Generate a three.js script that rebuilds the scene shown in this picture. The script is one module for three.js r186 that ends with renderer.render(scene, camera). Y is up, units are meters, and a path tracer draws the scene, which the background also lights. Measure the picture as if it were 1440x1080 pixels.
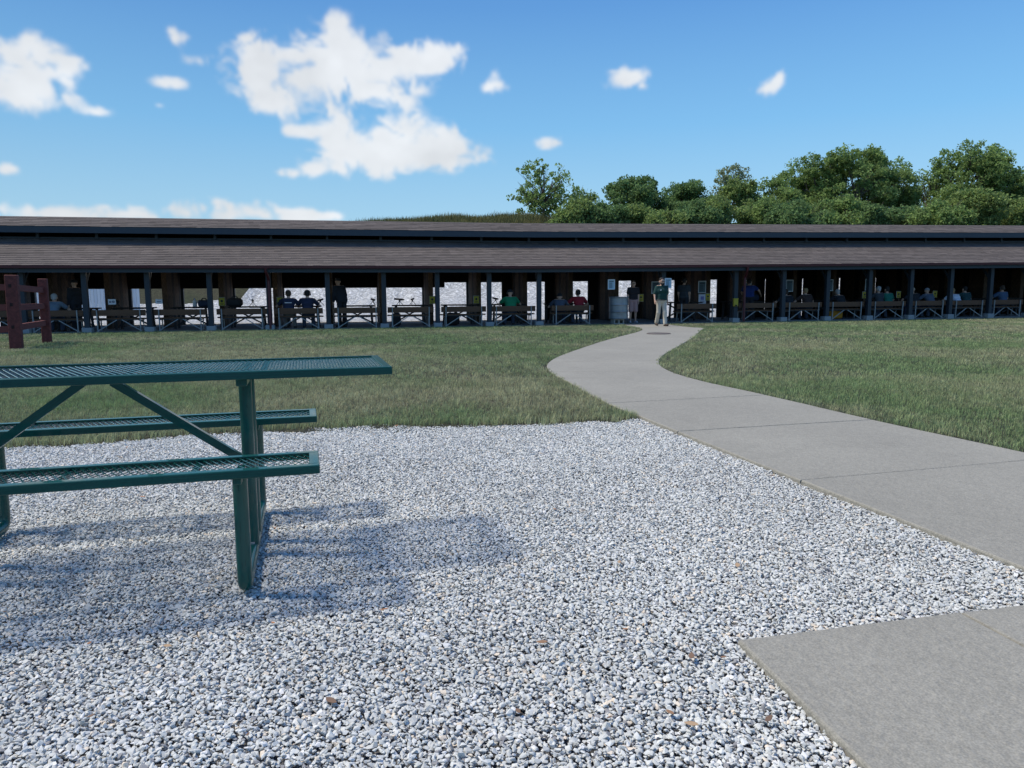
import * as THREE from 'three';
import { mergeGeometries, toCreasedNormals } from 'three/addons/utils/BufferGeometryUtils.js';
import { ConvexGeometry } from 'three/addons/geometries/ConvexGeometry.js';
import { RoundedBoxGeometry } from 'three/addons/geometries/RoundedBoxGeometry.js';

// ------------------------------------------------------------------ camera, sky, sun, exposure
const R = Math.PI / 180;
const scene = new THREE.Scene();
const EYE = 1.02;
const camera = new THREE.PerspectiveCamera(2 * Math.atan(540 / 1040) / R, 4 / 3, 0.05, 900);
camera.rotation.order = 'YXZ';
camera.position.set(0, EYE, 0);
camera.rotation.set(-Math.atan(128 / 1040), 0, -0.35 * R);
scene.add(camera);

const renderer = new THREE.WebGLRenderer({ antialias: true });
renderer.toneMapping = THREE.LinearToneMapping;
renderer.toneMappingExposure = 1;
renderer.shadowMap.enabled = true;

const SUN_EL = 57 * R, SUN_AZ = 1 * R;                       // sun stands to the left, level with the camera
const sunDir = new THREE.Vector3(-Math.cos(SUN_EL) * Math.cos(SUN_AZ), Math.sin(SUN_EL), -Math.cos(SUN_EL) * Math.sin(SUN_AZ));
const sun = new THREE.DirectionalLight(new THREE.Color(1, 0.93, 0.81), 4.3);
sun.position.copy(sunDir).multiplyScalar(120);
sun.castShadow = true; sun.shadow.radius = 16;                    // thin high haze: soft-edged shadows
sun.shadow.mapSize.set(4096, 4096);
Object.assign(sun.shadow.camera, { left: -60, right: 60, top: 60, bottom: -60, near: 1, far: 320 });
scene.add(sun, sun.target);

function rng(seed) { let a = seed >>> 0; return () => { a = (a + 0x6D2B79F5) | 0; let t = Math.imul(a ^ (a >>> 15), 1 | a); t = (t + Math.imul(t ^ (t >>> 7), 61 | t)) ^ t; return ((t ^ (t >>> 14)) >>> 0) / 4294967296; }; }
const hash = (x, y, z = 0) => { let h = Math.imul(x, 374761393) ^ Math.imul(y, 668265263) ^ Math.imul(z, 2147483647 ^ 0x5bd1e995); h = Math.imul(h ^ (h >>> 13), 1274126177); return ((h ^ (h >>> 16)) >>> 0) / 4294967296; };
function noise(x, y, z = 0) {
  const xi = Math.floor(x), yi = Math.floor(y); let u = x - xi, v = y - yi; u = u * u * (3 - 2 * u); v = v * v * (3 - 2 * v);
  const a = hash(xi, yi, z), b = hash(xi + 1, yi, z), c = hash(xi, yi + 1, z), d = hash(xi + 1, yi + 1, z);
  return a + (b - a) * u + (c - a) * v + (a - b - c + d) * u * v;
}
function fbm(x, y, o = 4, z = 0) { let s = 0, a = 0.5, t = 0; for (let i = 0; i < o; i++) { s += a * noise(x, y, z + i * 17); t += a; x = x * 2.03 + 5.2; y = y * 2.03 + 1.3; a *= 0.52; } return s / t; }
const clamp = (x, a = 0, b = 1) => Math.min(b, Math.max(a, x));
const sstep = (a, b, x) => { x = clamp((x - a) / (b - a)); return x * x * (3 - 2 * x); };
const lerp = (a, b, t) => a + (b - a) * t;
const lin = (v) => { v /= 255; return v <= 0.04045 ? v / 12.92 : ((v + 0.055) / 1.055) ** 2.4; };

// clouds: azimuth, elevation, half width, half height (degrees), strength
const CLOUDS = [[-32.25, 14.53, 2.11, 1.2, 1], [-32.96, 12.62, 2.29, 1.22, 1], [-30.71, 12.28, 1.99, .92, .9], [-29.79, 14.26, .88, .58, .7], [-28.16, 11.79, .92, .26, .35], [-18.63, 16.33, 1.24, 1.04, 1], [-16.27, 15.62, 3.2, 1.78, 1.1], [-12.81, 15.97, 3.55, 2.15, 1.1], [-12.98, 18.2, .75, .96, .75], [-8.23, 16.27, 2.34, 1.54, 1], [-5.9, 16.24, 1.68, .92, .8], [-4.05, 17.19, 1.15, .59, .7], [-17.35, 13.27, 1.95, 1.01, 1], [-20.53, 15.41, .64, .88, .6], [-10.33, 14.8, 2.58, 1.2, .8], [-11.93, 12.61, 2.47, .86, .42], [-10.2, 10.38, 4.71, 1.76, 1.15], [-8.61, 11.7, 2.2, 1.07, 1.1], [-12.99, 11.13, 1.78, 1.15, .9], [-4.43, 10.33, 2.24, 1.0, 1.2], [-2.67, 10.29, 1.2, .7, 1.25], [-15.73, 11.39, 1.2, .32, 1.0], [-16.44, 8.56, 1, .36, 1.3], [-14.69, 8.77, .8, .5, 1.3], [-23.15, 16.87, .85, .55, .8], [-23.99, 13.95, 1.15, .4, .7], [-24.65, 12.44, .45, .22, .7], [-1.08, 14.74, 1.0, .5, .85], [-1.28, 16.06, .5, .6, .5], [8.53, 15.1, 1.44, .79, .95], [18.6, 14.03, 1.14, .68, .85], [19.2, 14.52, .47, .54, .8], [2.62, 10.91, 1.22, .5, 1.3], [-31.8, 5.27, 2.81, .58, .9], [-26.46, 5.46, 2.65, .52, .8], [-21.97, 5.77, 2.35, .68, 1], [-18.42, 5.78, 3.22, .65, 1], [-15.21, 5.56, 2.54, .35, .7], [-33.51, 7.77, .6, .32, 1], [-22.57, 15.52, 1, .35, .3]];
{ // the same sort of scattered fair-weather clouds over the rest of the sky
  const r = rng(71);
  for (let i = 0; i < 34; i++) {
    const az = 42 + r() * 274, el = 7 + r() * 40;
    if (Math.abs(az - 262) < 24 && el > 24) continue;
    const n = 2 + Math.floor(r() * 5), w = 1.5 + r() * 3;
    for (let k = 0; k < n; k++) CLOUDS.push([az + (r() - 0.5) * w * 2.4, el + (r() - 0.5) * w * 0.8, w * (0.5 + r() * 0.6), w * (0.22 + r() * 0.25), 0.7 + r() * 0.4]);
  }
}
function makeSky() {
  const W = 2048, Hh = 1024, data = new Float32Array(W * Hh * 4), dens = new Float32Array(W * Hh);
  const px = (az, el) => [((az - 90) / 360 + 0.5) * W, (el / 180 + 0.5) * Hh];      // azimuth from -z, clockwise seen from above
  for (const [az, el, rw, rh, s] of CLOUDS) {
    const [cx, cy] = px(az, el), ax = (rw / 360) * W / Math.cos(el * R) * 1.05, ay = (rh / 180) * Hh * 1.1;
    for (let j = Math.floor(cy - ay * 2); j <= cy + ay * 2; j++) for (let i = Math.floor(cx - ax * 2); i <= cx + ax * 2; i++) {
      if (j < 0 || j >= Hh) continue;
      const e = ((i - cx) / ax) ** 2 + ((j - cy) / ay) ** 2, k = j * W + ((i % W) + W) % W;
      const v = s * Math.exp(-e * 1.0);
      dens[k] = 1 - (1 - dens[k]) * (1 - Math.min(v, 0.97));
    }
  }
  const cl = new Float32Array(W * Hh);
  for (let j = 0; j < Hh; j++) for (let i = 0; i < W; i++) {
    const k = j * W + i; if (dens[k] < 0.02) continue;
    const wx = (fbm(i * 0.06, j * 0.06, 4, 3) - 0.5) * 18, wy = (fbm(i * 0.06 + 40, j * 0.06, 4, 9) - 0.5) * 14;
    const n = fbm((i + wx) * 0.085, (j + wy) * 0.11, 7, 1), n2 = fbm((i + wx * 1.6) * 0.26, (j + wy * 1.6) * 0.3, 4, 31);
    cl[k] = dens[k] * 1.12 - 0.33 + ((n - 0.5) * 1.75 + (n2 - 0.5) * 0.75) * Math.min(1, dens[k] * 2.5);
  }
  for (let j = 0; j < Hh; j++) {
    const el = ((j + 0.5) / Hh - 0.5) * 180;
    const e = Math.max(0, el), keys = [[0, 192, 220, 238], [5, 168, 213, 240], [12, 130, 190, 237], [20, 99, 157, 220], [40, 70, 124, 200], [90, 52, 98, 180]];
    let q = 0; while (q < keys.length - 2 && e > keys[q + 1][0]) q++;
    const t = clamp((e - keys[q][0]) / (keys[q + 1][0] - keys[q][0])), c0 = [1, 2, 3].map((n) => lerp(lin(keys[q][n]), lin(keys[q + 1][n]), t));
    for (let i = 0; i < W; i++) {
      const k = j * W + i, az = ((i + 0.5) / W - 0.5) * 2 * Math.PI + Math.PI / 2;
      const side = Math.sin(az) * 0.5;                                            // a slow drift of the blue with azimuth
      let r = c0[0] * (1 + 0.10 * side), g = c0[1] * (1 + 0.16 * side), b = c0[2] * (1 + 0.20 * side);
      if (el < 0) { const f = sstep(0, -12, el); r = lerp(r, 0.12, f); g = lerp(g, 0.13, f); b = lerp(b, 0.1, f); }
      if (dens[k] >= 0.02) {
        const a = sstep(-0.02, 0.62, cl[k]) * 0.94;
        const m = 0.84 + (fbm(i * 0.05 + 7, j * 0.07, 5, 5) - 0.5) * 0.3;                  // thicker and thinner vapour
        r = lerp(r, m * 0.965, a); g = lerp(g, m * 0.995, a); b = lerp(b, m * 1.03, a);
      }
      data[k * 4] = r; data[k * 4 + 1] = g; data[k * 4 + 2] = b; data[k * 4 + 3] = 1;
    }
  }
  const t = new THREE.DataTexture(data, W, Hh, THREE.RGBAFormat, THREE.FloatType);
  t.mapping = THREE.EquirectangularReflectionMapping; t.magFilter = t.minFilter = THREE.LinearFilter; t.wrapS = THREE.RepeatWrapping; t.needsUpdate = true;
  return t;
}
const skyTex = makeSky();
scene.background = skyTex;
scene.environment = skyTex;

// ------------------------------------------------------------------ helpers
const used = {};
function numbered(n) { const k = (used[n] = (used[n] ?? -1) + 1); return k ? `${n}_${String(k).padStart(3, '0')}` : n; }
function shade(o) { o.traverse((m) => { if (m.isMesh) { m.castShadow = true; m.receiveShadow = true; } }); return o; }
function tag(o, label, category, group, kind) { o.userData.label = label; o.userData.category = category; if (group) o.userData.group = group; if (kind) o.userData.kind = kind; return o; }
function thing(name, label, category, group) { const g = new THREE.Group(); g.name = numbered(name); scene.add(g); return tag(g, label, category, group); }
function part(parent, name, geos, mat) {
  const list = (Array.isArray(geos) ? geos : [geos]).map((g) => (g.index ? g.toNonIndexed() : g));
  for (const g of list) { for (const k of Object.keys(g.attributes)) if (!['position', 'normal', 'uv', 'color'].includes(k)) g.deleteAttribute(k); if (!g.attributes.uv) g.setAttribute('uv', new THREE.BufferAttribute(new Float32Array(g.attributes.position.count * 2), 2)); }
  const m = new THREE.Mesh(list.length > 1 ? mergeGeometries(list) : list[0], mat); m.name = parent === scene ? numbered(name) : name; m.castShadow = m.receiveShadow = true; parent.add(m); return m;
}
function structure(name, geos, mat, label) { const m = part(scene, name, geos, mat); m.userData.kind = 'structure'; m.userData.label = label; m.userData.category = name.replace(/_/g, ' ').split(' ').slice(-2).join(' '); return m; }
const box = (w, h, d, x = 0, y = 0, z = 0) => new THREE.BoxGeometry(w, h, d).translate(x, y, z);
const rbox = (w, h, d, x = 0, y = 0, z = 0, r = 0.006) => new RoundedBoxGeometry(w, h, d, 2, Math.min(r, w / 2.1, h / 2.1, d / 2.1)).translate(x, y, z);
const V = (x, y, z) => new THREE.Vector3(x, y, z);
function bar(a, b, w, h, geo) {                                   // a beam from a to b
  const L = a.distanceTo(b), g = geo ? geo(L) : new THREE.BoxGeometry(w, h, L), m = new THREE.Matrix4();
  const up = Math.abs(b.y - a.y) > 0.98 * L ? V(1, 0, 0) : V(0, 1, 0);
  m.lookAt(a, b, up); m.setPosition(a.clone().add(b).multiplyScalar(0.5)); return g.applyMatrix4(m);
}
const rod = (a, b, r, n = 10) => bar(a, b, 0, 0, (L) => new THREE.CylinderGeometry(r, r, L, n).rotateX(Math.PI / 2));
const tube = (pts, r, n = 40, m = 12) => new THREE.TubeGeometry(new THREE.CatmullRomCurve3(pts, false, 'catmullrom', 0.1), n, r, m);
const col = (r, g, b) => new THREE.Color().setRGB(r, g, b);
const mat = (r, g, b, rough = 0.8, o = {}) => new THREE.MeshStandardMaterial({ color: col(r, g, b), roughness: rough, metalness: 0, ...o });
function colored(g, f) { g = g.index ? g.toNonIndexed() : g; const p = g.attributes.position, c = new Float32Array(p.count * 3); for (let i = 0; i < p.count; i++) { const v = f(p.getX(i), p.getY(i), p.getZ(i), i); c[i * 3] = v[0]; c[i * 3 + 1] = v[1]; c[i * 3 + 2] = v[2]; } g.setAttribute('color', new THREE.BufferAttribute(c, 3)); return g; }
function grayTex(N, f, srgb) {
  const d = new Uint8Array(N * N * 4);
  for (let j = 0; j < N; j++) for (let i = 0; i < N; i++) { const v = f(i, j), k = (j * N + i) * 4, c = Array.isArray(v) ? v : [v, v, v]; for (let n = 0; n < 3; n++) d[k + n] = clamp(c[n]) * 255; d[k + 3] = 255; }
  const t = new THREE.DataTexture(d, N, N); t.wrapS = t.wrapT = THREE.RepeatWrapping; t.magFilter = THREE.LinearFilter; t.minFilter = THREE.LinearMipmapLinearFilter; t.generateMipmaps = true; if (srgb) t.colorSpace = THREE.SRGBColorSpace; t.needsUpdate = true; return t;
}
const wrapN = (x, y, per, z) => { const xi = Math.floor(x), yi = Math.floor(y); let u = x - xi, v = y - yi; u = u * u * (3 - 2 * u); v = v * v * (3 - 2 * v); const h = (a, b) => hash(((a % per) + per) % per, ((b % per) + per) % per, z); const a = h(xi, yi), b = h(xi + 1, yi), c = h(xi, yi + 1), d = h(xi + 1, yi + 1); return a + (b - a) * u + (c - a) * v + (a - b - c + d) * u * v; };
const tileF = (i, j, N, per, o, z = 0) => { let s = 0, a = 0.5, t = 0; for (let k = 0; k < o; k++) { s += a * wrapN(i / N * per, j / N * per, per, z + k); t += a; per *= 2; a *= 0.55; } return s / t; };

// ------------------------------------------------------------------ ground
const TILT = 0.214, ANG = Math.atan(TILT), CA = Math.cos(ANG), SA = Math.sin(ANG);
const Q0 = 27.6;                                                   // distance of the pavilion's post line at x = 0
const lawnY = (x, d) => -0.2 * clamp((d - TILT * x - 6) / 20);
const crest = (X) => lerp(5.5, 8.9, sstep(-75, -38, X)) + 1.75 * sstep(-36, 2, X) - 1.1 * sstep(1, 12, X);
function groundY(x, d) {
  let y = lawnY(x, d);
  const X = x * 100 / Math.max(d, 20);
  if (d > 58) { y += 3.6 * sstep(60, 70, d) + (crest(X) - 3.4) * sstep(69, 97, d) - 0.02 * Math.max(0, d - 100); y += (fbm(x * 0.12, d * 0.12, 3, 6) - 0.5) * 1.1 * sstep(60, 75, d); }
  return y;
}
// world xz of path edges, listed from the camera's side to the pavilion
const Lk = [[2.62, -0.4], [2.25, 1.05], [1.87, 2.6], [1.46, 4.27], [1.07, 5.92], [0.88, 6.78], [0.68, 8.44], [0.53, 9.61], [0.5, 10.54], [0.56, 11.26], [0.81, 12.57], [2.27, 17.6], [3.85, 22.3], [4.3, 24.6], [4.2, 28.3]];
const Rk = [[4.35, 0.7], [3.75, 2.7], [3.21, 4.55], [2.82, 5.86], [2.46, 7.47], [2.26, 8.32], [2.11, 9.48], [2.13, 10.5], [2.29, 11.48], [2.6, 12.65], [3.5, 15.34], [4.75, 19.2], [5.9, 23.0], [6.3, 24.3], [6.05, 25.2], [5.95, 26.6], [5.9, 28.7]];
const curve = (k) => new THREE.CatmullRomCurve3(k.map(([x, d]) => V(x, 0, d)), false, 'centripetal');
const Lp = curve(Lk).getSpacedPoints(400), Rp = curve(Rk).getSpacedPoints(400);
const nearest = (pts, x, d) => { let b = 0, m = 1e9; pts.forEach((p, i) => { const e = (p.x - x) ** 2 + (p.z - d) ** 2; if (e < m) { m = e; b = i; } }); return b; };
const joints = [[0, 0], [nearest(Lp, 2.3, 0.9), nearest(Rp, 3.95, 1.9)], [nearest(Lp, 1.96, 2.3), nearest(Rp, 3.5, 3.1)], [nearest(Lp, 1.6, 3.87), nearest(Rp, 3.1, 4.31)], [nearest(Lp, 1.25, 5.31), nearest(Rp, 2.81, 5.77)], [nearest(Lp, 1.03, 6.82), nearest(Rp, 2.36, 7.25)], [nearest(Lp, 0.74, 8.2), nearest(Rp, 2.28, 8.25)]];
{ const [a, b] = joints[joints.length - 1]; for (let k = 1; k <= 13; k++) joints.push([Math.round(lerp(a, 400, k / 13)), Math.round(lerp(b, 400, k / 13))]); }
const inPoly = (P, x, y) => { let c = false; for (let i = 0, j = P.length - 1; i < P.length; j = i++) { const [a, b] = P[i], [e, f] = P[j]; if ((b > y) !== (f > y) && x < ((e - a) * (y - b)) / (f - b) + a) c = !c; } return c; };
const pathPoly = [...Lp.map((p) => [p.x, p.z]), ...Rp.slice().reverse().map((p) => [p.x, p.z])];
const slabA = [[0.66, 2.07], [1.42, 2.25], [2.02, -0.72], [1.16, -0.93]], slabB = [[1.428, 2.252], [1.955, 2.377], [2.46, 0.22], [2.35, -0.64], [2.028, -0.72]];
const slabPoly = [[0.66, 2.07], [1.96, 2.38], [2.6, -0.6], [1.16, -0.93]];
const onPath = (x, d) => (x > -0.2 && inPoly(pathPoly, x, d)) || inPoly(slabPoly, x, d);
const EDGE = [[-9, 3.4], [-5, 4.55], [-3.48, 4.94], [-3.05, 5.02], [-2.45, 5.34], [-1.74, 5.57], [-0.95, 5.7], [-0.11, 5.7], [0.74, 5.85], [1.09, 6.0]];
function edgeD(x) { if (x <= EDGE[0][0]) return EDGE[0][1]; for (let i = 0; i < EDGE.length - 1; i++) if (x < EDGE[i + 1][0]) return lerp(EDGE[i][1], EDGE[i + 1][1], (x - EDGE[i][0]) / (EDGE[i + 1][0] - EDGE[i][0])) + (fbm(x * 6, 1, 3) - 0.5) * 0.16; return EDGE[EDGE.length - 1][1]; }
const leftOfPath = (x, d) => { if (x < 0.45) return true; if (x > 6.4) return false; if (d >= Lp[400].z || d < -0.4) return x < 2.6; const p = Lp[nearest(Lp, x, d)]; return x < p.x; };
const isGravel = (x, d) => d < edgeD(x) && leftOfPath(x, d) && !onPath(x, d);

// turf soil: patchy colour of the sward between the blades
const lawnTone = (x, d) => { const a = fbm(x * 0.55 + 9, d * 0.4, 4, 2), b = fbm(x * 2.1, d * 1.6, 3, 4); return clamp(0.5 + (a - 0.5) * 1.9 + (b - 0.5) * 0.7 + 0.35 * Math.exp(-(((x + 0.2) / 0.8) ** 2 + ((d - 7.7) / 0.7) ** 2))); };
{
  const xs = [], ds = []; for (let x = -170; x <= 170.01; x += Math.abs(x) < 22 ? 1 : Math.abs(x) < 60 ? 2.5 : 10) xs.push(x);
  for (let d = -40; d <= 320; d += d < -4 ? 6 : d > 2.9 && d < 7 ? 0.25 : d < 30 ? 0.75 : d < 56 ? 3 : d < 104 ? 1.5 : 12) ds.push(d);
  const pos = [], c = [], uv = [], idx = [];
  for (const d of ds) for (const x of xs) {
    const ed = 5.74 + 0.2 * Math.min(0, x) + 0.32 * clamp(x / 1.1); pos.push(x, groundY(x, d) - (x < 2.6 ? 0.06 * (1 - sstep(ed - 0.45, ed + 0.1, d)) : 0), -d); uv.push(x, d);
    const t = lawnTone(x, d), n = 0.8 + 0.45 * fbm(x * 0.3, d * 0.5, 3, 8);
    c.push(lerp(0.09, 0.17, t) * n, lerp(0.12, 0.15, t) * n, lerp(0.045, 0.075, t) * n);
  }
  const n = xs.length; for (let j = 0; j < ds.length - 1; j++) for (let i = 0; i < n - 1; i++) { const a = j * n + i; idx.push(a, a + 1, a + n, a + 1, a + n + 1, a + n); }
  const g = new THREE.BufferGeometry(); g.setAttribute('position', new THREE.Float32BufferAttribute(pos, 3)); g.setAttribute('uv', new THREE.Float32BufferAttribute(uv, 2)); g.setAttribute('color', new THREE.Float32BufferAttribute(c, 3)); g.setIndex(idx); g.computeVertexNormals();
  const tex = grayTex(512, (i, j) => 0.55 + 0.9 * (tileF(i, j, 512, 32, 4) - 0.5) + 0.3 * (hash(i, j) - 0.5), true); tex.repeat.set(0.7, 0.7);
  structure('lawn', g, new THREE.MeshStandardMaterial({ vertexColors: true, roughness: 1, map: tex, bumpMap: tex, bumpScale: 0.03 }), 'mown green lawn sloping down to the long pavilion');
}
const concreteTex = grayTex(1024, (i, j) => { const n = tileF(i, j, 1024, 5, 5, 1), f = tileF(i, j, 1024, 140, 2, 7), s = hash(i, j, 3), st = tileF(i, j, 1024, 11, 4, 22); const v = 0.72 + (n - 0.5) * 0.06 + (f - 0.5) * 0.06 + (s - 0.5) * 0.15 - (s > 0.994 ? 0.16 : 0) - sstep(0.6, 0.75, st) * 0.018; return [v, v * 0.995, v * 0.965]; }, true);
concreteTex.repeat.set(1 / 3.1, 1 / 3.1);
const concreteBump = grayTex(512, (i, j) => tileF(i, j, 512, 90, 3, 4)); concreteBump.repeat.set(0.8, 0.8);
const concreteM = new THREE.MeshStandardMaterial({ color: col(0.575, 0.555, 0.505), map: concreteTex, bumpMap: concreteBump, bumpScale: 0.0035, roughness: 0.93 });
function slabGeo(poly, top) {
  const s = new THREE.Shape(poly.map(([x, d]) => new THREE.Vector2(x, d)));
  const g = new THREE.ExtrudeGeometry(s, { depth: 0.09, bevelEnabled: true, bevelThickness: 0.008, bevelSize: 0.007, bevelOffset: -0.008, bevelSegments: 2 }).rotateX(-Math.PI / 2);
  const p = g.attributes.position; for (let i = 0; i < p.count; i++) p.setY(i, p.getY(i) - 0.098 + top + lawnY(p.getX(i), -p.getZ(i)));
  g.computeVertexNormals(); return g;
}
const pathG = new THREE.Group(); pathG.name = 'concrete_path'; pathG.userData = { kind: 'structure', label: 'winding concrete footpath leading to the pavilion', category: 'path' }; scene.add(pathG);
const walkG = new THREE.Group(); walkG.name = 'concrete_walk'; walkG.userData = { kind: 'structure', label: 'short concrete walk ending at the gravel with a square corner', category: 'path' }; scene.add(walkG);
for (let k = 0; k < joints.length - 1; k++) {
  const [a0, b0] = joints[k], [a1, b1] = joints[k + 1], P = [], near = k < 9;
  const Ls = Lp.slice(a0, a1 + 1), Rs = Rp.slice(b0, b1 + 1), g = near ? 0.004 : 0.003;
  const c = [Ls[0].clone().add(Rs[0]).multiplyScalar(0.5), Ls[Ls.length - 1].clone().add(Rs[Rs.length - 1]).multiplyScalar(0.5)], u = c[1].clone().sub(c[0]).normalize();
  const step = (A) => A.filter((p, i) => i === 0 || i === A.length - 1 || i % 4 === 0);
  const L2 = step(Ls).map((p) => p.clone()), R2 = step(Rs).map((p) => p.clone());
  L2[0].addScaledVector(u, g); R2[0].addScaledVector(u, g); L2[L2.length - 1].addScaledVector(u, -g); R2[R2.length - 1].addScaledVector(u, -g);
  for (const p of R2) P.push([p.x, p.z]); for (const p of L2.reverse()) P.push([p.x, p.z]);
  part(pathG, 'paving_slab', slabGeo(P, 0.01 + (k % 3) * 0.0012), concreteM);
}
part(walkG, 'paving_slab', slabGeo(slabA, 0.004), concreteM); part(walkG, 'paving_slab', slabGeo(slabB, 0.002), concreteM);
{ const c = new THREE.CylinderGeometry(0.33, 0.33, 0.012, 40); const m = part(scene, 'utility_cover', [c, new THREE.TorusGeometry(0.31, 0.012, 6, 40).rotateX(Math.PI / 2).translate(0, 0.007, 0)], mat(0.13, 0.11, 0.1, 0.75)); m.position.set(4.05, lawnY(4.05, 20.4) + 0.0175, -20.4); tag(m, 'dark round utility cover set in the path', 'cover'); }

// gravel bed and its stones
{
  const sh = new THREE.Shape(); const P = []; for (let x = -9; x <= 1.09; x += 0.12) P.push([x, edgeD(x) + 0.03]);
  P.push([1.12, 5.93]); for (let i = nearest(Lp, 1.07, 5.92); i >= 0; i -= 4) P.push([Lp[i].x + 0.03, Lp[i].z]);
  P.push([2.6, -6], [-9, -6]); P.forEach(([x, d], i) => (i ? sh.lineTo(x, d) : sh.moveTo(x, d)));
  const g = new THREE.ShapeGeometry(sh).rotateX(-Math.PI / 2).translate(0, -0.03, 0);
  const t = grayTex(512, (i, j) => 0.5 + 0.8 * (tileF(i, j, 512, 40, 3, 5) - 0.5) + 0.3 * (hash(i, j) - 0.5), true); t.repeat.set(1.3, 1.3);
  structure('gravel_bed', g, new THREE.MeshStandardMaterial({ color: col(0.6, 0.6, 0.61), map: t, bumpMap: t, bumpScale: 0.02, roughness: 1 }), 'bed of crushed pale limestone under the picnic table');
  const r = rng(5), NV = 6, geos = [], lists = [];
  for (let v = 0; v < NV; v++) {
    const pts = [], a = 0.8 + r() * 0.5, b = 0.5 + r() * 0.25, c = 0.62 + r() * 0.38;
    for (let i = 0; i < 13; i++) { const z = r() * 2 - 1, t2 = r() * 6.283, q = Math.sqrt(1 - z * z), k = 0.85 + r() * 0.3; pts.push(V(q * Math.cos(t2) * a * k, z * b * k, q * Math.sin(t2) * c * k)); }
    geos.push(new ConvexGeometry(pts)); lists.push([]);
  }
  const M = new THREE.Matrix4(), q = new THREE.Quaternion(), e = new THREE.Euler();
  const step = 0.0101;
  for (let d = 0.95; d < 6.1; d += step) for (let x = -0.74 * d - 1.3; x < 2.3; x += step) {
    const X = x + (r() - 0.5) * step * 1.3, D = d + (r() - 0.5) * step * 1.3, a = r(), b = r(), c = r(), f = r(), sz = r();
    if (d > 3.6 && f < 0.12) continue;
    const ed = edgeD(X); if (D > ed + (f - 0.62) * 0.1 || X > 2.6) continue;
    if (X > 0.55 && !isGravel(X, D) && !(isGravel(X - 0.012, D + 0.012) && f < 0.5)) continue;
    const s = 0.0049 + 0.0052 * sz * sz + (c > 0.975 ? 0.0045 : 0);
    e.set((a - 0.5) * 0.95, b * 6.283, (c - 0.5) * 0.95); q.setFromEuler(e);
    const h = -0.011 + (fbm(X * 1.6, D * 1.6, 4, 12) - 0.5) * 0.026 + (f - 0.5) * 0.009;
    M.compose(V(X, h, -D), q, V(s, s * 0.95, s));
    const t = hash(Math.floor(X * 9999), Math.floor(D * 9999), 5); let k = 0.48 + 0.2 * t + (fbm(X * 1.4, D * 1.4, 3, 44) - 0.5) * 0.1, cc = [k * 0.995, k * 1.005, k * 0.955];
    if (t > 0.96) cc = [k * 1.06, k * 0.92, k * 0.74]; else if (t < 0.05) cc = [k * 0.58, k * 0.57, k * 0.57]; else if (t > 0.9) cc = [k * 1.1, k * 1.09, k * 1.06];
    lists[Math.floor(b * 977) % NV].push([M.clone(), cc]);
    if (a < 0.55) { const s2 = 0.0052 + 0.003 * c; M.compose(V(X + step * 0.5, h - 0.008, -D - step * 0.5), q, V(s2, s2, s2)); lists[Math.floor(a * 977) % NV].push([M.clone(), cc]); }   // the layer below
  }
  const G = new THREE.Group(); G.name = 'gravel'; G.userData = { kind: 'stuff', label: 'loose crushed pale grey gravel stones', category: 'gravel' }; scene.add(G);
  const m = mat(1, 1, 1, 0.92); let tot = 0;
  lists.forEach((L, v) => { const I = new THREE.InstancedMesh(geos[v], m, L.length); L.forEach(([mm, c], i) => { I.setMatrixAt(i, mm); I.setColorAt(i, col(...c)); }); I.name = 'gravel_stones'; I.userData.kind = 'stuff'; I.castShadow = I.receiveShadow = true; G.add(I); tot += L.length; });
  console.log('stones', tot);
}
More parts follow.
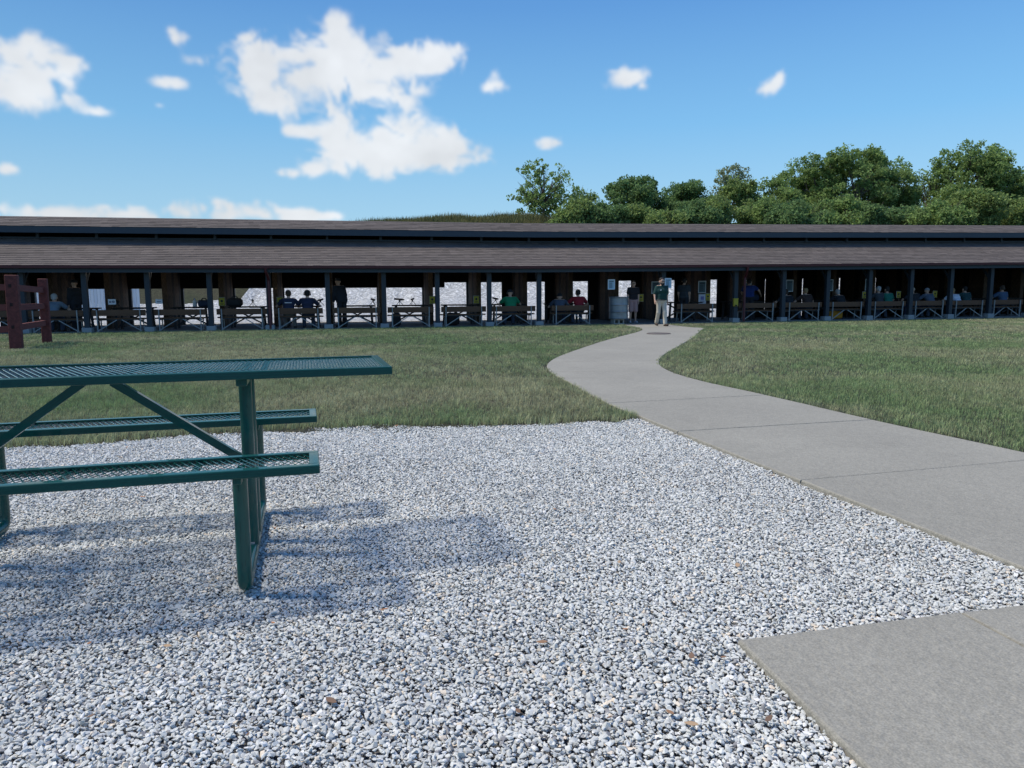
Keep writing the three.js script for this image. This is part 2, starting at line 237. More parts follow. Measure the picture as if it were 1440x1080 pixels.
// grass blades
{
  const r = rng(11);
  const tuft = (n, h, spread, w, lean) => {
    const pos = [], nor = [];
    for (let i = 0; i < n; i++) {
      const a = r() * 6.283, x0 = (r() - 0.5) * spread, z0 = (r() - 0.5) * spread, hh = h * (0.55 + r() * 0.6), l = hh * lean * (0.3 + r()), dx = Math.cos(a), dz = Math.sin(a), px = -dz * w / 2, pz = dx * w / 2;
      const A = [x0 - px, -0.005, z0 - pz], B = [x0 + px, -0.005, z0 + pz], C = [x0 + dx * l * 0.35 - px * 0.75, hh * 0.6, z0 + dz * l * 0.35 - pz * 0.75], D = [x0 + dx * l * 0.35 + px * 0.75, hh * 0.6, z0 + dz * l * 0.35 + pz * 0.75], E = [x0 + dx * l, hh, z0 + dz * l];
      pos.push(...A, ...B, ...C, ...B, ...D, ...C, ...C, ...D, ...E);
    }
    const g = new THREE.BufferGeometry(); g.setAttribute('position', new THREE.Float32BufferAttribute(pos, 3)); g.computeVertexNormals(); return g;
  };
  const zones = [
    { d0: 4.6, d1: 9, step: 0.045, g: [tuft(12, 0.055, 0.075, 0.0045, 0.7), tuft(12, 0.05, 0.08, 0.004, 1.0), tuft(10, 0.062, 0.07, 0.0045, 0.5)] },
    { d0: 9, d1: 16, step: 0.08, g: [tuft(13, 0.055, 0.12, 0.0075, 0.8), tuft(13, 0.06, 0.12, 0.007, 0.6)] },
    { d0: 16, d1: 33, step: 0.15, g: [tuft(15, 0.058, 0.22, 0.013, 0.8), tuft(15, 0.064, 0.22, 0.012, 0.6)] }];
  const G = new THREE.Group(); G.name = 'grass'; G.userData = { kind: 'stuff', label: 'short mown grass blades of the lawn', category: 'grass' }; scene.add(G);
  const m = new THREE.MeshPhysicalMaterial({ color: col(1, 1, 1), roughness: 1, transmission: 0.3, thickness: 0, side: THREE.DoubleSide, specularIntensity: 0.35 });
  const M = new THREE.Matrix4(), q = new THREE.Quaternion(), up = V(0, 1, 0); let tot = 0;
  for (const z of zones) {
    const lists = z.g.map(() => []);
    for (let d = z.d0; d < z.d1; d += z.step) for (let x = -0.76 * d - 1.2; x < 0.76 * d + 1.2; x += z.step) {
      const X = x + (r() - 0.5) * z.step, D = d + (r() - 0.5) * z.step, a = r(), b = r(), c = r(), f = r();
      const qd = D - TILT * X; if (qd > Q0 - 0.12 || D < 4.4) continue;
      const lf = leftOfPath(X, D), over = 0.035;
      if (lf && D < edgeD(X) - (f < 0.3 ? 0.05 : 0)) continue;
      if (lf ? onPath(X + over * (f - 0.4), D) : (onPath(X - over * (f - 0.4), D) || (D < 12 && !onPath(X, D) && X < 2))) continue;
      if (inPoly(pathPoly, X, D)) continue;
      const nearEdge = lf && D < edgeD(X) + 0.14, t = lawnTone(X, D), n = fbm(X * 4, D * 3, 2, 30);
      const s = (nearEdge ? 0.8 : 0.64) * (0.75 + b * 0.6), k = (0.7 + 0.6 * c) * (0.8 + n * 0.4), dry = clamp(t * 0.95 + (f > 0.88 ? 0.35 : 0) - 0.2);
      q.setFromAxisAngle(up, a * 6.283); M.compose(V(X, lawnY(X, D), -D), q, V(s, s * (0.85 + 0.4 * n), s));
      lists[Math.floor(c * 991) % lists.length].push([M.clone(), [k * lerp(0.238, 0.46, dry), k * lerp(0.325, 0.435, dry), k * lerp(0.142, 0.262, dry)]]);
    }
    lists.forEach((L, v) => { if (!L.length) return; const I = new THREE.InstancedMesh(z.g[v], m, L.length); L.forEach(([mm, c], i) => { I.setMatrixAt(i, mm); I.setColorAt(i, col(...c)); }); I.name = 'grass_blades'; I.userData.kind = 'stuff'; I.castShadow = I.receiveShadow = true; G.add(I); tot += L.length; });
  }
  console.log('tufts', tot);
  // rough grass along the crest of the bank behind
  const rough = tuft(16, 0.8, 1.4, 0.05, 0.6), L = [];
  for (let i = 0; i < 5200; i++) { const d = 86 + r() * 13, x = d * (-0.62 + r() * 0.75), s = 0.5 + r() * 0.65; q.setFromAxisAngle(up, r() * 6.283); M.compose(V(x, groundY(x, d) - 0.05, -d), q, V(s, s * (0.5 + fbm(x * 0.3, d * 0.3, 3) * 1.1), s)); const k = 0.7 + r() * 0.6, t = r(); L.push([M.clone(), [k * lerp(0.09, 0.2, t), k * lerp(0.13, 0.17, t), k * 0.06]]); }
  const I = new THREE.InstancedMesh(rough, m, L.length); L.forEach(([mm, c], i) => { I.setMatrixAt(i, mm); I.setColorAt(i, col(...c)); }); I.name = 'bank_grass'; I.userData = { kind: 'stuff', label: 'rough uncut grass along the top of the far bank', category: 'grass' }; I.castShadow = I.receiveShadow = true; scene.add(I);
}
// range floor and rock-faced bank beyond the pavilion
{
  const t = grayTex(512, (i, j) => { const v = 0.82 + (tileF(i, j, 512, 24, 4, 9) - 0.5) * 0.7 + (hash(i, j, 2) - 0.5) * 0.2; return [v, v, v * 0.99]; }, true);
  const pos = [], idx = [], uv = []; const N = 150, rows = [Q0 + 5.0, 36, 40, 46, 52, 58, 61, 64, 67, 70, 72];
  rows.forEach((d, j) => { for (let i = 0; i <= N; i++) { const x = lerp(-42, 48, i / N); const D = j === 0 ? d + TILT * x : Math.max(d + (j < 4 ? TILT * x * (1 - j / 4) : 0), Q0 + 5 + TILT * x + j * 0.4); pos.push(x, groundY(x, D) + 0.05 + (j > 4 ? 0.45 + (fbm(x * 0.9, D * 1.1, 4, 3) - 0.5) * 1.3 : 0), -D); uv.push(x / 3, D / 3); } });
  for (let j = 0; j < rows.length - 1; j++) for (let i = 0; i < N; i++) { const a = j * (N + 1) + i; if (j >= 6 && i < 33) continue; idx.push(a, a + 1, a + N + 1, a + 1, a + N + 2, a + N + 1); }
  const g = new THREE.BufferGeometry(); g.setAttribute('position', new THREE.Float32BufferAttribute(pos, 3)); g.setAttribute('uv', new THREE.Float32BufferAttribute(uv, 2)); g.setIndex(idx); g.computeVertexNormals();
  structure('range_ground', g, new THREE.MeshStandardMaterial({ color: col(1, 1, 0.99), map: t, bumpMap: t, bumpScale: 0.15, roughness: 0.95 }), 'pale limestone range floor and rock bank beyond the pavilion');
}

// ------------------------------------------------------------------ the pavilion (local frame: x along the front, -z into the depth)
const pav = thing('range_pavilion', 'long low open pavilion with two-tier brown shingle roof and slate blue trim', 'pavilion');
pav.position.set(0, 0, -Q0); pav.rotation.y = ANG;
const S0 = -24, S1 = 31, FL = -0.18;
const rise = (s) => 0.009 * Math.max(0, s - 1), frise = (s) => 0.0028 * Math.max(0, s - 1);
function prism(profile, stations, f = rise) {                      // closed outline [t, y] swept along the front
  const pos = [], n = profile.length, at = (k, s) => [s, profile[k][1] + f(s), -profile[k][0]];
  for (let j = 0; j < stations.length - 1; j++) for (let k = 0; k < n; k++) {
    const a = at(k, stations[j]), b = at((k + 1) % n, stations[j]), c = at(k, stations[j + 1]), d = at((k + 1) % n, stations[j + 1]);
    pos.push(...a, ...b, ...c, ...b, ...d, ...c);
  }
  for (const [s, fl] of [[stations[0], 0], [stations[stations.length - 1], 1]]) { const tri = THREE.ShapeUtils.triangulateShape(profile.map(([t, y]) => new THREE.Vector2(t, y)), []); for (const t of tri) for (const k of fl ? t : [t[0], t[2], t[1]]) pos.push(...at(k, s)); }
  const g = new THREE.BufferGeometry(); g.setAttribute('position', new THREE.Float32BufferAttribute(pos, 3)); g.computeVertexNormals(); return g;
}
const rect = (t0, t1, y0, y1) => [[t0, y0], [t0, y1], [t1, y1], [t1, y0]];
const ST = [S0, 1, S1];
const woodTex = (seed, a, b) => grayTex(256, (i, j) => { const g = tileF(i * 0.12 + 6 * tileF(i, j, 256, 3, 2, seed), j, 256, 48, 3, seed + 3), v = lerp(a, b, g); return [v, v * 0.97, v * 0.94]; }, true);
const grain = woodTex(3, 0.5, 1.0);
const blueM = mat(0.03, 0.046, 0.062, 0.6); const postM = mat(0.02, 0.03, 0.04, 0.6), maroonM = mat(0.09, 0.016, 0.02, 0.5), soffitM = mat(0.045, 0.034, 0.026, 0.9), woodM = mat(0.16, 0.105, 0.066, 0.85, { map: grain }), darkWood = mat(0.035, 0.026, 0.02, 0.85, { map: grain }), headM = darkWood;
const slabM = mat(0.14, 0.145, 0.15, 0.9), padM = mat(0.3, 0.32, 0.32, 0.92);
part(pav, 'floor', prism(rect(-0.02, 5.0, -0.5, FL), ST, frise), slabM);
const shingleM = new THREE.MeshStandardMaterial({ vertexColors: true, roughness: 0.95 });
function shingles(t0, y0, t1, y1, seed) {                          // lapped courses from eave to top, every tab with its own butt edge
  const r = rng(seed), L = Math.hypot(t1 - t0, y1 - y0), n = Math.round(L / 0.142), ut = (t1 - t0) / L, uy = (y1 - y0) / L, pos = [], c = [];
  const P = (s, l, h) => [s, y0 + uy * l + ut * h + rise(s), -(t0 + ut * l - uy * h)];
  for (let k = 0; k < n; k++) {
    const l0 = k * L / n, l1 = l0 + L / n; let s = S0 + r() * 0.3; const run = 0.92 + 0.16 * r();
    while (s < S1) {
      const w = 0.17 + r() * 0.2, e = Math.min(S1, s + w), drop = r() < 0.45 ? 0.012 : 0, h = 0.013 + r() * 0.006;
      const lo = l0 - drop; const A = P(s, lo, h), B = P(e, lo, h), C = P(s, l1, 0.003), D = P(e, l1, 0.003), E = P(s, lo, -0.004), F = P(e, lo, -0.004);
      pos.push(...A, ...B, ...C, ...B, ...D, ...C, ...E, ...F, ...A, ...F, ...B, ...A);
      const v = run * (0.84 + 0.3 * r()) * (0.85 + 0.3 * fbm(s * 0.35, k * 0.5, 2, seed)), cc = [0.12 * v, 0.1 * v, 0.09 * v]; for (let i = 0; i < 12; i++) c.push(...cc); s = e;
    }
  }
  const g = new THREE.BufferGeometry(); g.setAttribute('position', new THREE.Float32BufferAttribute(pos, 3)); g.setAttribute('color', new THREE.Float32BufferAttribute(c, 3)); g.computeVertexNormals(); return g;
}
{
  const roof = part(pav, 'roof', [prism([[-0.33, 1.9], [-0.33, 1.985], [1.62, 2.96], [1.62, 2.87]], ST), prism([[1.22, 3.28], [1.22, 3.355], [1.92, 3.705], [5.05, 2.14], [5.05, 2.06], [1.92, 3.62]], ST)], soffitM);
  for (const g of [shingles(-0.36, 1.992, 1.6, 2.972, 21), shingles(1.18, 3.357, 1.93, 3.732, 22)]) { const m = part(roof, 'shingle_courses', g, shingleM); m.userData.kind = 'stuff'; m.userData.label = 'lapped courses of weathered brown asphalt shingles'; }
  part(roof, 'ridge_cap', prism([[1.84, 3.692], [1.92, 3.742], [2.02, 3.685]], ST), mat(0.09, 0.078, 0.076, 0.95));
  part(pav, 'upper_fascia', prism(rect(1.175, 1.212, 3.14, 3.348), ST), blueM);
  part(pav, 'eave_fascia', prism(rect(-0.31, -0.27, 1.765, 1.905), ST), blueM);
  const gut = prism([[-0.44, 1.9], [-0.45, 1.992], [-0.43, 1.992], [-0.42, 1.915], [-0.345, 1.915], [-0.345, 1.9]], ST);
  part(pav, 'gutter', gut, maroonM);
  part(pav, 'clerestory_sill', prism(rect(1.6, 1.645, 2.93, 3.03), ST), blueM);
}
const postS = [-19.48, -17.8, -16.23, -14.38, -12.46, -10.51, -8.59, -6.61, -4.66, -2.75, -0.84, 1.05, 6.0, 9.06, 11.16, 13.15, 15.1, 17.07, 19.02, 21.02, 23.0, 25.04, 27.05];
const wallS = [-19.48, -17.8, -16.23, -14.38, -12.46, -10.51, -8.59, -6.61, -4.66, -2.75, -0.84, 1.05, 2.97, 4.94, 6.97, 9.06, 11.16, 13.15, 15.1, 17.07, 19.02, 21.02, 23.0, 25.04, 27.05];
for (const s of postS) {
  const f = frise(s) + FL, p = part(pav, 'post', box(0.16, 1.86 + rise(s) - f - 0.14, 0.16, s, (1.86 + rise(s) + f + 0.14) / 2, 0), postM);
  part(p, 'pad', rbox(0.3, 0.2, 0.3, s, f + 0.04, -0.01, 0.015), padM);
  part(pav, 'knee_brace', [bar(V(s, 1.35 + rise(s), -0.08), V(s, 1.95 + rise(s), -0.62), 0.07, 0.07)], blueM);
}
wallS.forEach((s, k) => {
  const f = frise(s) + FL, ra = rise(s);
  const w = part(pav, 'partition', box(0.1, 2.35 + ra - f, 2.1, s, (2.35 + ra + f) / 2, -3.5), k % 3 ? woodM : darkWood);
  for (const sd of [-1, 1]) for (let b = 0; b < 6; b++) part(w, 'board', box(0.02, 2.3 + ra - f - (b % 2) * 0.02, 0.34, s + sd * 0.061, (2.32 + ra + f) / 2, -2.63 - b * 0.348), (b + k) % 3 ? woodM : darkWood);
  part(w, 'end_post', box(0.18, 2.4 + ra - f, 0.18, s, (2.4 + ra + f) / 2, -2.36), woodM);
  part(pav, 'rafter_beam', [bar(V(s, 1.96 + ra, 0.2), V(s, 2.02 + ra, -4.75), 0.12, 0.16)], blueM);
  if (s > 0) part(pav, 'rear_panel', box(s > 12 ? 1.84 : 0.42, 1.9 + ra - f, 0.06, s - (s > 12 ? 1.0 : 0.28), (1.9 + ra + f) / 2, -4.62), darkWood);
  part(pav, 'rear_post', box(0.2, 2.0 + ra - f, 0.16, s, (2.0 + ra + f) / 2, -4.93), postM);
  part(pav, 'clerestory_bracket', box(0.09, 0.24, 0.1, s, 3.1 + ra, -1.6), blueM);
});
part(pav, 'header_board', prism(rect(4.78, 4.84, 1.845, 2.2), ST), headM);
part(pav, 'header_board', prism(rect(4.74, 4.775, 1.66, 1.87), ST), headM);
part(pav, 'header_board', prism(rect(4.78, 4.84, 1.485, 1.675), ST), headM);
part(pav, 'header_board', prism(rect(4.74, 4.775, 1.27, 1.5), [S0, -1.9]), headM);
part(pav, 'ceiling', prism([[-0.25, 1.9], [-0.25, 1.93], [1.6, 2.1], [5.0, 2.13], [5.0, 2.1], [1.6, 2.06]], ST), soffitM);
for (const s of [-8.62, 9.35]) part(pav, 'downspout', [tube([V(s, 1.92, 0.4), V(s, 1.78, 0.37), V(s + 0.05, 1.6, 0.2), V(s + 0.05, 1.5, 0.12), V(s + 0.05, 0.8, 0.11), V(s + 0.05, -0.16, 0.11)].map((v) => v.setY(v.y + (v.y > 1 ? rise(s) : 0))), 0.05, 50, 8)], maroonM);
// small ceiling lamps, lit
const bulbM = new THREE.MeshStandardMaterial({ color: 0xffffff, emissive: col(1, 0.95, 0.85), emissiveIntensity: 1.2 });
const toWorld = (s, y, t) => V(s, y, -t).applyAxisAngle(V(0, 1, 0), ANG).add(V(0, 0, -Q0));
const setIn = (o, s, y, t, turn = 0) => { o.position.copy(toWorld(s, y, t)); o.rotation.y = ANG + turn; return o; };
for (const s of [-13.9, -12.2, -9.35, -7.3, -4.1, -2.55]) {
  const l = thing('ceiling_lamp', 'small white lamp on the dark pavilion ceiling', 'lamp', 'lamps under the pavilion roof'); setIn(l, s, 1.9, 1.2);
  part(l, 'base', new THREE.CylinderGeometry(0.07, 0.08, 0.14, 14).translate(0, 0.07, 0), mat(0.5, 0.5, 0.5, 0.5)); part(l, 'bulb', new THREE.SphereGeometry(0.05, 14, 10).translate(0, -0.04, 0), bulbM);
  const p = new THREE.PointLight(col(1, 0.95, 0.85), 0.12, 6); p.position.set(0, -0.06, 0); p.castShadow = true; l.add(p);
}

// ------------------------------------------------------------------ benches and shooting tables
const galv = mat(0.3, 0.33, 0.35, 0.5, { metalness: 0.5 }), benchWood = mat(0.23, 0.125, 0.068, 0.8, { map: grain }), blackM = mat(0.02, 0.02, 0.022, 0.6), blackGloss = mat(0.012, 0.012, 0.014, 0.35);
function makeBench() {
  const b = new THREE.Group();
  part(b, 'backrest', rbox(1.66, 0.2, 0.045, 0, 0.62, 0.0), benchWood);
  part(b, 'seat', rbox(1.66, 0.045, 0.27, 0, 0.42, -0.24), benchWood);
  for (const x of [-0.66, 0.66]) part(b, 'leg', [bar(V(x, 0.0, 0.03), V(x, 0.72, 0.05), 0.05, 0.03), bar(V(x, 0.0, -0.38), V(x, 0.4, -0.34), 0.05, 0.03), bar(V(x, 0.37, 0.03), V(x, 0.37, -0.38), 0.05, 0.035), bar(V(x, 0.02, 0.05), V(x, 0.02, -0.4), 0.06, 0.03)], galv);
  for (const x of [-1, 1]) part(b, 'brace', bar(V(x * 0.08, 0.385, -0.02), V(x * 0.65, 0.03, 0.04), 0.035, 0.025), galv);
  part(b, 'rail', bar(V(-0.66, 0.385, -0.02), V(0.66, 0.385, -0.02), 0.03, 0.03), blackM);
  return b;
}
function makeTable() {
  const b = new THREE.Group();
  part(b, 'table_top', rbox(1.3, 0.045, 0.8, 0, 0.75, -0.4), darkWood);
  part(b, 'side_rest', rbox(0.5, 0.045, 0.5, 0.4, 0.749, 0.2), darkWood);
  for (const [x, z] of [[-0.55, -0.1], [0.55, -0.1], [-0.55, -0.72], [0.55, -0.72]]) part(b, 'leg', bar(V(x, 0.0, z), V(x * 0.92, 0.73, z), 0.07, 0.07), blackM);
  part(b, 'brace', [bar(V(-0.53, 0.12, -0.4), V(0.5, 0.68, -0.4), 0.05, 0.05), bar(V(0.53, 0.12, -0.36), V(-0.5, 0.68, -0.36), 0.05, 0.05)], blackM);
  return b;
}
const bays = [-18.6, -17, -15.3, -13.42, -11.48, -9.55, -7.6, -5.64, -3.7, -1.8, 0.1, 2.42, 7.45, 10.1, 12.15, 14.12, 16.08, 18.04, 20.02, 22.0, 24.0];
const who = { 2: 'behind the red fence under a grey-blue sitter', 6: 'carrying two navy-shirted men', 7: 'in front of the stooping dark figure', 10: 'under the green-shirted man', 11: 'shared by the red shirt', 12: 'beside the walking man', 13: 'in front of the royal blue shirt', 14: 'under the dark brown shirt', 15: 'above the orange bag', 16: 'under the teal shirt', 17: 'under the two capped sitters', 18: 'under the white shirt', 19: 'under the denim blue shirt' };
const what = { 2: 'before the standing dark figure', 3: 'with a scope by the white plate', 4: 'with the white jug', 5: 'with a bag and a scope by the downspout', 6: 'before two navy-shirted men', 7: 'with a scope by the stooping figure', 8: 'with two scopes', 10: 'before the green-shirted man', 11: 'before the red shirt', 12: 'by the charcoal T-shirt', 13: 'under the royal blue shirt', 14: 'before the dark brown shirt', 15: 'before the grey-haired shooter', 16: 'before the teal shirt', 17: 'before the two capped sitters', 18: 'before the white shirt', 19: 'before the denim blue shirt' };
const bProto = makeBench(), tProto = makeTable(), br = rng(77);
bays.forEach((s, k) => {
  const f = frise(s) + FL, b = bProto.clone(); b.name = numbered('spectator_bench'); scene.add(b); tag(b, 'brown plank bench with galvanized cross-braced legs, ' + (who[k] ?? 'nobody sitting on it'), 'bench', 'benches along the pavilion front'); setIn(b, s + (br() - 0.5) * 0.08, f, 0.06, (br() - 0.5) * 0.03);
  const t = tProto.clone(); t.name = numbered('shooting_table'); scene.add(t); tag(t, 'dark wooden shooting table in the pavilion, ' + (what[k] ?? 'nobody and nothing at it'), 'table', 'shooting tables in the pavilion'); setIn(t, s + 0.05 + (br() - 0.5) * 0.1, f, 1.35, (br() - 0.5) * 0.04);
});
function scope(s, t, y, turn, label) {
  const g = thing('spotting_scope', label, 'scope', undefined); setIn(g, s, y, t, turn);
  part(g, 'barrel', [rod(V(0, 0.2, 0.14), V(0, 0.23, -0.22), 0.035), rod(V(0, 0.195, 0.2), V(0, 0.2, 0.13), 0.025)], blackGloss);
  part(g, 'mount', box(0.04, 0.06, 0.06, 0, 0.16, 0), blackM);
  for (let k = 0; k < 3; k++) part(g, 'leg', rod(V(0, 0.15, 0), V(Math.sin(k * 2.1) * 0.14, 0, Math.cos(k * 2.1) * 0.14), 0.01, 6), blackM);
}
const TT = FL + 0.7725;
scope(-13.9, 1.7, TT, 0.5, 'black spotting scope on the table behind the white lane sign');
scope(-9.35, 1.75, TT, 0.2, 'black spotting scope on a shooting table beside a maroon downspout');
scope(-6.95, 1.85, TT, -0.4, 'black spotting scope on the table right of two navy-shirted sitters');
scope(-5.0, 1.7, TT, 0.3, 'black spotting scope on the table beside the stooping dark figure');
scope(-4.0, 1.8, TT, 1.0, 'black spotting scope left of its pair on one table');
scope(-3.5, 1.95, TT, -0.3, 'black spotting scope right of its pair on one table');
scope(-0.25, 1.8, TT, 0.3, 'black spotting scope on the table left of the green-shirted sitter');
function blob(name, label, cat, s, t, y, sx, sy, sz, m, turn = 0) { // soft range bag: a slumped rounded box with handles
  const g = thing(name, label, cat); setIn(g, s, y, t, turn);
  const b = new RoundedBoxGeometry(sx, sy, sz, 5, Math.min(sx, sy, sz) * 0.38), p = b.attributes.position; for (let i = 0; i < p.count; i++) { const k = 0.9 + 0.25 * fbm(p.getX(i) * 9 + s, p.getZ(i) * 9, 2); p.setXYZ(i, p.getX(i) * k, p.getY(i) * (0.92 + 0.16 * fbm(p.getX(i) * 7, 3 + s, 2)) + sy / 2, p.getZ(i) * k); } b.computeVertexNormals();
  part(g, 'body', b, m); for (const z of [-1, 1]) part(g, 'handle', new THREE.TorusGeometry(sx * 0.2, 0.012, 6, 16, Math.PI).translate(0, sy * 0.93, z * sz * 0.2), blackM);
}
const bagBlack = mat(0.02, 0.021, 0.024, 0.8), bagNavy = mat(0.02, 0.03, 0.06, 0.8);
blob('range_bag', 'yellow-orange range bag under a bench', 'bag', 14.1, 0.75, FL + 0.36 * 0 + frise(14), 0.6, 0.34, 0.3, mat(0.55, 0.27, 0.03, 0.8));
blob('range_bag', 'black range bag on the floor left of the two scopes table', 'bag', -4.2, 0.9, FL, 0.32, 0.5, 0.3, bagBlack);
blob('range_bag', 'black range bag on the floor beside a post pad near the green-shirted sitter', 'bag', -2.1, 0.85, FL, 0.5, 0.48, 0.4, bagBlack);
blob('range_bag', 'dark range bag on a table right of the yellow sign', 'bag', -9.95, 1.6, TT, 0.5, 0.3, 0.34, bagBlack);
blob('range_bag', 'navy range bag on a table next to the rear partition', 'bag', -11.0, 1.6, TT, 0.42, 0.24, 0.3, bagNavy);
blob('range_bag', 'dark range bag on a table left of the white-shirted sitter', 'bag', 18.6, 1.6, TT + frise(18), 0.5, 0.26, 0.34, bagNavy);
blob('range_bag', 'navy range bag on a table near the standing blue shirt', 'bag', 10.8, 1.6, TT + frise(11), 0.4, 0.28, 0.3, bagNavy);
{ const g = thing('water_jug', 'white plastic jug standing on a shooting table', 'jug'); setIn(g, -11.35, TT, 1.75); const m = mat(0.75, 0.77, 0.78, 0.5); part(g, 'body', new THREE.LatheGeometry([[0, 0], [0.07, 0], [0.075, 0.02], [0.075, 0.17], [0.055, 0.22], [0.028, 0.25], [0.028, 0.27], [0, 0.27]].map(([x, y]) => new THREE.Vector2(x, y)), 20), m); part(g, 'cap', new THREE.CylinderGeometry(0.032, 0.032, 0.03, 16).translate(0, 0.285, 0), mat(0.1, 0.2, 0.5, 0.5)); part(g, 'handle', new THREE.TorusGeometry(0.05, 0.01, 6, 14, Math.PI).rotateZ(-Math.PI / 2).translate(0.06, 0.18, 0), m); }

// ------------------------------------------------------------------ signs
function signTex(w, h, draw) { const c = document.createElement('canvas'); c.width = w; c.height = h; const x = c.getContext('2d'); draw(x, w, h); const t = new THREE.CanvasTexture(c); t.colorSpace = THREE.SRGBColorSpace; return t; }
function sign(name, label, cat, group, s, t, y, w, h, tex, back = 0.6) {
  const g = thing(name, label, cat, group); setIn(g, s, y, t); part(g, 'panel', rbox(w, h, 0.012, 0, 0, -0.008, 0.004), mat(back, back, back, 0.6));
  part(g, 'face', new THREE.PlaneGeometry(w - 0.01, h - 0.01).translate(0, 0, 0.003), new THREE.MeshStandardMaterial({ map: tex, roughness: 0.6 })); return g;
}
const yellowTex = signTex(128, 160, (x, w, h) => { x.fillStyle = '#a0901c'; x.fillRect(0, 0, w, h); x.strokeStyle = '#1c1a10'; x.lineWidth = 6; x.strokeRect(6, 6, w - 12, h - 12); x.fillStyle = '#1c1a10'; x.beginPath(); x.arc(w / 2, 68, 26, 0, 7); x.fill(); x.fillRect(28, 112, 72, 9); x.fillRect(36, 130, 56, 8); });
for (const s of [-10.25, -8.3, -2.9, -1.25, 5.3, 8.15, 13.55, 15.3, 16.95, 18.75]) sign('lane_sign', 'yellow notice with a black emblem hung along the inner row of the pavilion', 'sign', 'yellow notices', s + 0.02, 0.55, 0.78 + rise(s) * 0.5, 0.22, 0.29, yellowTex);
const wt = (n) => signTex(160, 120, (x, w, h) => { x.fillStyle = '#e8e9ee'; x.fillRect(0, 0, w, h); x.fillStyle = '#23305c'; if (n) { x.fillRect(22, 40, 46, 40); x.fillRect(86, 34, 50, 46); x.fillStyle = '#e8e9ee'; x.fillRect(36, 52, 18, 16); x.fillRect(102, 50, 18, 14); } else { x.fillRect(30, 52, 100, 12); x.fillRect(44, 72, 70, 9); } });
sign('lane_plate', 'white plate with two dark blue blocks on a lane post', 'sign', 'white plates', -13.85, 0.9, 0.8, 0.25, 0.19, wt(1));
sign('lane_plate', 'white plate with two dark lines hung before the tan bank', 'sign', 'white plates', -12.35, 0.9, 0.8, 0.23, 0.16, wt(0));
const notice = (a) => signTex(160, 210, (x, w, h) => { x.fillStyle = a; x.fillRect(0, 0, w, h); x.strokeStyle = '#e9f0f4'; x.lineWidth = 12; x.strokeRect(6, 6, w - 12, h - 12); x.fillStyle = '#20303c'; x.fillRect(30, 34, 100, 14); for (let i = 0; i < 7; i++) x.fillRect(28, 66 + i * 17, 70 + ((i * 37) % 36), 7); });
sign('notice_board', 'pale blue rules board with white border hung above the galvanized drum', 'notice board', undefined, 3.95, 0.15, 1.32, 0.29, 0.39, notice('#a9c6d6'));
sign('notice_board', 'pale blue rules board with white border hung behind the shoulder of the walking man', 'notice board', undefined, 6.12, -0.2, 1.36, 0.28, 0.38, notice('#9fc0d2'));
sign('paper_notice', 'white sheet with a lilac block beside the man in a grey shirt', 'notice', undefined, 8.5, 1.7, 0.72, 0.34, 0.4, signTex(128, 160, (x, w, h) => { x.fillStyle = '#e6e6f4'; x.fillRect(0, 0, w, h); x.fillStyle = '#8c86c8'; x.fillRect(34, 34, 60, 60); x.fillStyle = '#3a3a60'; for (let i = 0; i < 3; i++) x.fillRect(24, 108 + i * 14, 80, 5); }));
for (const s of [6.9, 9.0, 11.1, 13.1, 15.05, 17.0]) sign('lane_poster', 'faded grey-green poster on the inner partition row', 'poster', 'posters on the partitions', s - 0.32, 2.1, 1.15 + rise(s), 0.36, 0.52, notice('#5b7480'), 0.2);
{ const g = thing('ear_plug_box', 'yellow dispenser box fixed beside the maroon downspout', 'box'); setIn(g, 9.02, 0.45, -0.12); part(g, 'body', rbox(0.19, 0.27, 0.1, 0, 0.13, 0, 0.015), mat(0.4, 0.33, 0.02, 0.5)); part(g, 'lid', rbox(0.2, 0.04, 0.11, 0, 0.285, 0, 0.01), mat(0.42, 0.34, 0.02, 0.5)); part(g, 'chute', rbox(0.08, 0.05, 0.04, 0, 0.03, 0.06, 0.008), blackM); }

